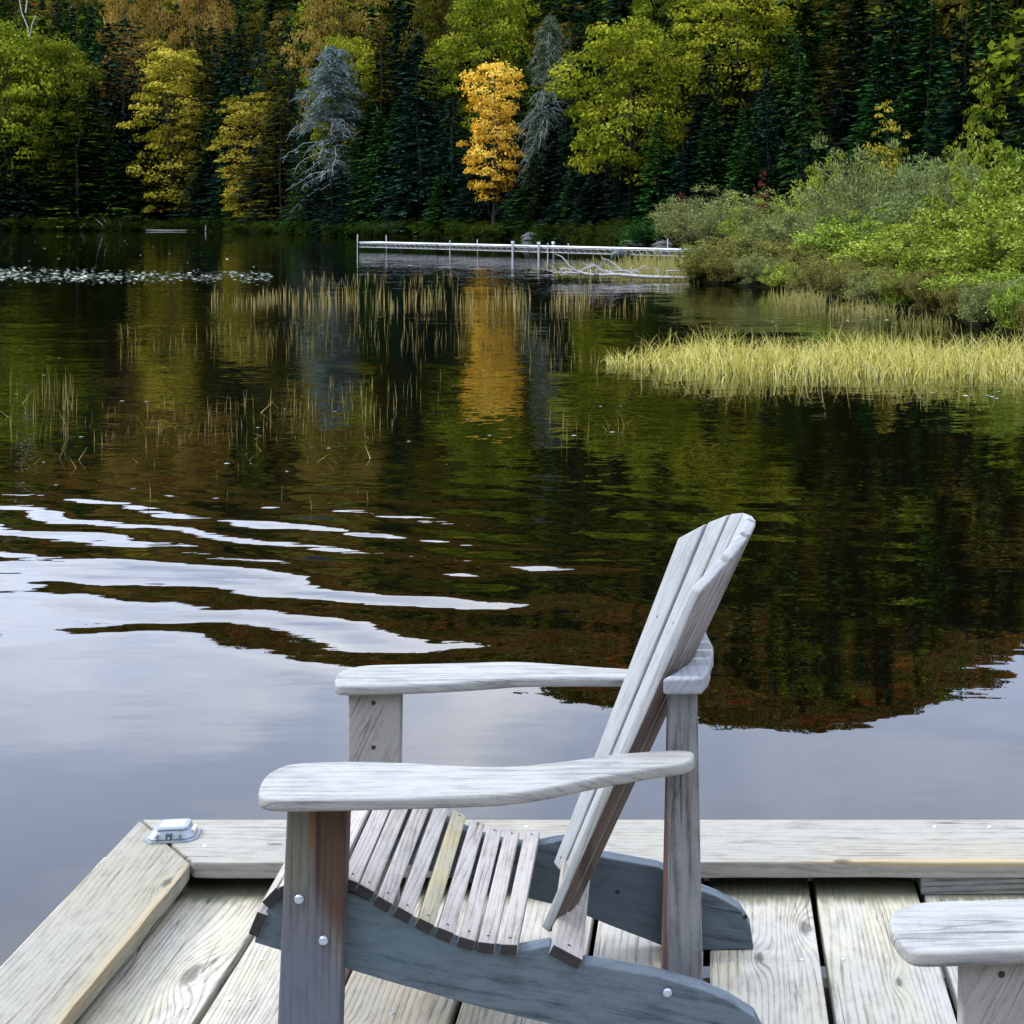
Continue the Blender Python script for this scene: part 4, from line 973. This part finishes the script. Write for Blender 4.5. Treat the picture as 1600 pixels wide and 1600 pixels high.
def sedge():
    parts = []
    n = 7600; tx = rng.random(n) ** .9; X = -1.35 + tx * 7.2
    tap = np.clip((X + 1.5) / 1.3, .12, 1); cy = 19.9 - .05 * X; Y = cy + np.clip(rng.normal(0, .52, n), -1.25, 1.3) * 1.75 * tap
    lump = .8 + .25 * np.sin(X * 5.1 + Y) * np.sin(X * 2.3 + 1)
    keep = rng.random(n) < np.clip(.25 + tap * .8, 0, 1); X, Y, lump, tap = X[keep], Y[keep], lump[keep], tap[keep]; n = len(X)
    h = rng.uniform(.20, .60, n) * lump * (1 - .25 * (np.abs(Y - cy[keep]) / 1.9) if False else 1) * (.7 + .3 * tap)
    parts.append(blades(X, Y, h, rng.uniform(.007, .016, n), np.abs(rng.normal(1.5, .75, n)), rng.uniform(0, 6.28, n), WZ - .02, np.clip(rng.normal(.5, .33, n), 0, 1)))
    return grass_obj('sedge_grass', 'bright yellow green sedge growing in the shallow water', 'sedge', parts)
sedge()
def reeds():
    parts = []
    def band(n, x0, x1, y0, y1, h0, h1, dens=None, bend=.15, w=.00042, tint=.5):
        h0 *= .8; h1 *= .8
        n = int(n * 1.2); x = rng.uniform(x0, x1, n); y = rng.uniform(y0, y1, n)
        k = np.sin(x * .11) * np.sin(x * .031 + 1) + np.sin(x * .05 + y * .2) ; keep = rng.random(n) < np.clip(.65 + .5 * k, .08, 1); x, y = x[keep], y[keep]; n = len(x)
        d = (H - WZ) * F / (y - PY); X = (x - PX) * d / F; h = rng.uniform(h0, h1, n) * d / F
        parts.append(blades(X, d, h, d * w * rng.uniform(.7, 1.3, n), np.abs(rng.normal(0, bend, n)), rng.choice([0, PI], n) + rng.normal(0, .5, n), WZ - .02, np.clip(rng.normal(tint, .22, n), 0, 1), 4))
    band(420, 430, 925, 462, 486, 18, 40, w=.0006); band(130, 330, 460, 462, 480, 12, 28); band(110, 470, 720, 430, 445, 8, 18)
    band(60, 920, 1010, 462, 492, 15, 30, tint=.3); band(300, 330, 900, 505, 552, 14, 36, tint=.3)
    band(90, 180, 450, 520, 560, 15, 40, tint=.3); band(90, 0, 130, 600, 690, 20, 66); band(200, 130, 620, 630, 700, 10, 42)
    band(60, 440, 620, 600, 660, 20, 50); band(45, 560, 800, 560, 650, 12, 36, tint=.3); band(18, 150, 620, 720, 800, 15, 40)
    band(25, 820, 960, 560, 585, 20, 45); band(14, 900, 985, 665, 690, 35, 62, bend=1.3); band(5, 845, 905, 655, 700, 30, 60)
    # stems lying aslant or broken over
    n = 34; x = rng.uniform(0, 620, n); y = rng.uniform(620, 740, n); d = (H - WZ) * F / (y - PY); X = (x - PX) * d / F
    V, Q, r = blades(X, d, rng.uniform(12, 30, n) * d / F, d * .0006, rng.uniform(-.1, .2, n), rng.choice([0, PI], n) + rng.normal(0, .4, n), WZ - .01, rng.uniform(.5, 1, n), 4, rng.uniform(.3, 1.3, (n, 1))); parts.append((V, Q, r))
    return grass_obj('reeds', 'thin scattered reed stems standing out of the dark water', 'reed', parts, 'reeds')
reeds()
def bank_grass():
    parts = []
    def patch(n, x0, x1, y0, y1, h0, h1, w=.0008, tint=.5):
        x = (x0 + x1) / 2 + rng.normal(0, (x1 - x0) * .27, n); y = np.clip((y0 + y1) / 2 + rng.normal(0, (y1 - y0) * .3, n), y0 - 6, y1 + 4); d = (H - WZ) * F / (y - PY); X = (x - PX) * d / F
        parts.append(blades(X, d, rng.uniform(h0, h1, n) * d / F, d * w * rng.uniform(.7, 1.3, n), np.abs(rng.normal(.6, .5, n)), rng.uniform(0, 6.28, n), WZ - .02, np.clip(rng.normal(tint, .2, n), 0, 1), 4))
    patch(700, 950, 1110, 412, 432, 10, 26, tint=.8); patch(160, 850, 960, 415, 428, 6, 14, tint=.5)
    patch(260, 1205, 1290, 466, 480, 10, 26, tint=.7); patch(260, 1290, 1420, 478, 496, 8, 24, tint=.7); patch(120, 1400, 1480, 500, 520, 8, 22, tint=.5)
    patch(200, 1000, 1110, 432, 440, 6, 16, tint=.6)
    return grass_obj('bank_grass', 'tan and green marsh grass along the right bank', 'marsh', parts)
bank_grass()
def pads():
    g = Geo(); n = 950
    u = rng.random(n) ** 1.35; x = u * 430 - 5; y = 430 + rng.normal(0, 5.5, n) + 3 * u
    ex = [(rng.uniform(0, 420, 40), rng.uniform(376, 412, 40)), (rng.uniform(1120, 1400, 30), rng.uniform(492, 512, 30)), (rng.uniform(1380, 1600, 16), rng.uniform(612, 634, 16))]
    xs = np.concatenate([x] + [e[0] for e in ex]); ys = np.concatenate([y] + [e[1] for e in ex])
    for X_, Y_ in zip(xs, ys):
        p = on_water(X_, Y_); r = rng.uniform(.03, .08) * min(1, max(.3, p.y / 50)); k = 6; tl = rng.normal(0, .05, 2)
        a = np.arange(k) * 2 * PI / k + rng.uniform(0, 1); V = np.stack([p.x + np.cos(a) * r, p.y + np.sin(a) * r, p.z + .012 + (np.cos(a) * tl[0] + np.sin(a) * tl[1]) * r], 1)
        g.quads(V, [(0, 1, 2, 3), (0, 3, 4, 5)], rng.uniform(0, 1))
    tag(link('lily_pads', g.mesh('lily_pads', [M['pad']])), 'pale lily pads floating in a band on the dark lake', 'lily pads', kind='stuff')
    g = Geo(); n = 55
    x = rng.uniform(0, 1000, n); y = rng.uniform(470, 760, n)
    C = np.array([on_water(a, b) + Vector((0, 0, .006)) for a, b in zip(x, y)]); s = rng.uniform(.008, .028, (n, 1)); A = np.stack([np.ones(n), rng.normal(0, .3, n), np.zeros(n)], 1); B = np.cross(A, [0, 0, 1.0])
    g.cards(C, A * s, B * s * .6, rng.uniform(.3, 1, n))
    tag(link('floating_leaves', g.mesh('floating_leaves', [M['pad']])), 'tiny pale leaf scraps floating on the lake', 'leaves', kind='stuff')
pads()

# ------------------------------------------------------------------ far pier
def pier():
    r = empty('far_pier', P3(825, 385, 76)); r.location.z = WZ
    tag(r, 'long white aluminium pier on posts across the lake', 'pier')
    alu = simple('white_aluminium', (0.55, 0.57, 0.60), 0.5, 0.1, scale=2, var=0.08); gal = simple('galvanised_post', (0.42, 0.45, 0.47), 0.5, 0.3, scale=5, var=.15)
    base = Vector(r.location)
    A = P3(560, 380, 88); B = P3(1092, 390.5, 66)
    ends = [0.0, 0.285, 0.57, 0.99]
    def pt(f, v=0.0, z=0.0):
        dirv = (B - A); dirv.z = 0; dv = dirv.normalized(); side = Vector((-dv.y, dv.x, 0)); p = A + dirv * f + side * v; p.z = WZ + z; return p - base
    for i in range(3):
        f0, f1 = ends[i] + .002, ends[i + 1] - .002
        g = Geo()
        for (z0, z1, v0, v1) in ((.465, .52, 0, 1.3),):
            c = [pt(f, v, z) for z in (z0, z1) for f, v in ((f0, v0), (f1, v0), (f1, v1), (f0, v1))]
            g.quads([tuple(p) for p in c], [(0, 1, 5, 4), (1, 2, 6, 5), (2, 3, 7, 6), (3, 0, 4, 7), (4, 5, 6, 7), (3, 2, 1, 0)])
        link('deck_section', g.mesh('deck_section', [alu]), r)
        g = Geo(); n = int((f1 - f0) * 58)
        for v in (0.03, 1.27):
            g.tube([pt(f0, v, .22), pt(f1, v, .22)], .014, 4); g.tube([pt(f0, v, .43), pt(f1, v, .43)], .018, 4)
            for k in range(n):
                a = f0 + (f1 - f0) * k / n; b = f0 + (f1 - f0) * (k + 1) / n; m_ = (a + b) / 2
                g.tube([pt(a, v, .22), pt(m_, v, .43)], .009, 3); g.tube([pt(m_, v, .43), pt(b, v, .22)], .009, 3)
        tr = link('truss', g.mesh('truss', [alu]), r); 
    posts = [(560, 366), (571, 368), (710, 375), (717, 374), (808, 376), (834, 377), (848, 377), (857, 380), (862, 379), (1008, 373)]
    for k, (x, yt) in enumerate(posts):
        f = (x - 560) / (1092 - 560); d = 88 + (66 - 88) * f; f3 = (P3(x, 380, d).x - A.x) / (B.x - A.x)
        top = H - (yt - PY) * d / F - WZ; g = Geo(); v = -.06 if k % 2 == 0 else 1.36
        g.tube([pt(f3, v, -.8), pt(f3, v, top)], .055 if 4 <= k <= 6 else .03, 6); link('post', g.mesh('post', [gal]), r)
        if 4 <= k <= 6:
            g = Geo(); g.tube([pt(f3, v, top - .12), pt(f3, v, top)], .085, 6); link('post_cap', g.mesh('post_cap', [alu]), r)
    g = Geo(); c = pt(.83, -.3, 0.02); g.tube([c + Vector((-.45, 0, 0)), c + Vector((-.3, 0, .16)), c + Vector((0, 0, .24)), c + Vector((.3, 0, .16)), c + Vector((.45, 0, 0))], [.02, .2, .26, .2, .02], 8)
    link('float', g.mesh('float', [simple('dark_float', (0.03, 0.04, 0.05), .5)], True), r)
pier()

# ------------------------------------------------------------------ fallen bleached tree in the water
def fallen():
    r = empty('fallen_tree', on_water(1010, 435)); tag(r, 'bleached fallen tree with bare branches lying in the water', 'fallen tree')
    base = Vector(r.location)
    def px(cx, cy, dd=0.0):
        x, y = 520 + cx * .4, 340 + cy * .4; d = 47.0 + dd; p = P3(x, y, d); return p - base
    lines = [([(1040, 224), (1110, 222), (1180, 229), (1250, 233), (1330, 235), (1400, 237), (1460, 239), (1512, 240)], [.03, .06, .075, .075, .07, .07, .06, .03], -.6, 'log'),
     ([(868, 142), (893, 152), (912, 172), (922, 188), (945, 206), (985, 220), (1020, 226)], [.015, .025, .035, .04, .045, .045, .03], 0, 'branch'),
     ([(852, 207), (860, 215), (900, 214), (950, 216), (1000, 220), (1060, 223)], [.01, .02, .03, .035, .035, .03], .2, 'branch'),
     ([(885, 198), (915, 200), (935, 206), (975, 214), (1010, 220)], [.02, .03, .03, .03, .02], .5, 'branch'),
     ([(1003, 180), (1022, 186), (1040, 197), (1056, 212), (1056, 238)], [.02, .03, .035, .04, .03], -.3, 'branch'),
     ([(985, 200), (1005, 192), (1030, 190)], [.02, .02, .01], .3, 'branch'), ([(990, 186), (998, 200), (1000, 222)], [.015, .02, .02], 0, 'branch'),
     ([(1048, 158), (1078, 167), (1108, 188), (1132, 212), (1160, 226), (1180, 234)], [.015, .02, .03, .03, .035, .03], .4, 'branch'),
     ([(1086, 210), (1110, 206), (1145, 209), (1172, 219), (1190, 226)], [.015, .025, .03, .03, .03], -.2, 'branch'),
     ([(1255, 195), (1262, 200), (1270, 210), (1272, 232)], [.02, .03, .03, .03], -.5, 'branch'), ([(1308, 200), (1307, 234)], [.025, .035], -.6, 'branch'),
     ([(1300, 209), (1330, 207), (1362, 209)], [.02, .03, .02], -.2, 'branch'), ([(1484, 160), (1486, 185), (1480, 205), (1484, 240)], [.03, .04, .05, .05], -.6, 'branch'),
     ([(1445, 205), (1462, 222), (1474, 238)], [.012, .02, .02], -.3, 'branch'), ([(1403, 224), (1404, 240)], [.03, .03], -.6, 'branch'), ([(1437, 222), (1440, 240)], [.03, .035], -.6, 'branch'),
     ([(1354, 188), (1364, 175), (1372, 170)], [.03, .03, .01], 2, 'branch')]
    for pts, rad, dd, nm in lines:
        g = Geo(); g.tube([px(a, b, dd) for a, b in pts], np.array(rad) * 0.85, 6); link(nm, g.mesh(nm, [M['white_wood']], True), r)
    g = Geo()
    for i in range(46):
        a = rng.uniform(865, 1200); b = 222 + rng.uniform(-8, 6); p = px(a, b, rng.uniform(-.4, .6)); q = p + Vector((rng.normal() * .35, rng.normal() * .3, rng.uniform(-.05, .35))); m_ = (p + q) / 2 + Vector((0, 0, .05))
        g.tube([p, m_, q], [.014, .011, .006], 4)
    tag(link('twigs', g.mesh('twigs', [M['white_wood']]), r), kind='stuff')
M['white_wood'] = simple('white_bleached_wood', (0.33, 0.32, 0.31), 0.8, scale=9, var=0.45)
fallen()
def shore_log(pts, label, rad=.09, mat='white_wood', nm='log', cat='log'):
    g = Geo(); P_ = [P3(x, y, d) for x, y, d in pts]; g.tube(P_, np.linspace(rad, rad * .6, len(P_)), 6); tag(link(nm, g.mesh(nm, [M[mat]], True)), label, cat)
def gd(x): return SH(x) - .6
shore_log([(228, 359.5, gd(228)), (262, 359.8, gd(262)), (308, 359.6, gd(308))], 'pale log lying at the waterline under the yellow maple')
shore_log([(322, 352, gd(322)), (321, 361, gd(322))], 'short pale stub standing at the end of the shore log', .12, nm='stump', cat='stump')
for k, (x0, y0, x1, y1) in enumerate([(165, 357, 148, 341), (170, 357, 160, 339), (190, 357, 186, 345), (125, 356, 133, 349)]):
    shore_log([(x0, y0, gd(x0)), ((x0 + x1) / 2 + 1, (y0 + y1) / 2, gd(x0)), (x1, y1, gd(x0))],
              ['pale stick leaning left of the pair at the left shore', 'taller pale stick leaning at the left shore', 'short pale stick right of the leaning pair', 'thin grey stick low at the far left shore'][k], .07, nm='stick', cat='stick')
dB = HB(40) + 18
for k, pts in enumerate([[(46, 62, dB), (43, 42, dB), (34, 20, dB), (28, -12, dB)], [(46, 60, dB), (50, 38, dB), (56, 24, dB)], [(40, 20, dB - 1), (42, 0, dB - 1), (42, -16, dB - 1)]]):
    shore_log(pts, ['bare white birch trunk above the left maples', 'short white birch fork beside the bare birch trunk', 'thin upper stem of the bare white birch'][k], .10, 'birch', 'birch_trunk', 'tree trunk')
# rocks by the far willows
def rock(x, y, w, h, label):
    d = SH(min(x, 1050)) - 1.5; c = P3(x, y, d); bm = bmesh.new(); bmesh.ops.create_icosphere(bm, subdivisions=3, radius=1)
    for v in bm.verts:
        n_ = v.co.copy(); k = 1 + .16 * math.sin(n_.x * 4 + x) + .12 * math.sin(n_.z * 7 + n_.y * 5); v.co = Vector((n_.x * w, n_.y * w * .7, n_.z * h)) * k
    me = bpy.data.meshes.new('rock'); bm.to_mesh(me); bm.free(); me.materials.append(simple('shore_rock', (0.075, 0.08, 0.08), .9, bump=.05, scale=2, var=.4)); o = link('rock', me); o.location = (c.x, c.y, WZ + h * .2); tag(o, label, 'rock')
rock(1010, 375, 1.5, .45, 'flat grey rock at the shore behind the pier end'); rock(1040, 377, .9, .35, 'smaller grey rock right of the flat one'); rock(832, 376, 1.1, .5, 'grey rock on the shore above the pier posts')
print('objects', len(bpy.data.objects), 'tris', sum(len(m.polygons) for m in bpy.data.meshes))
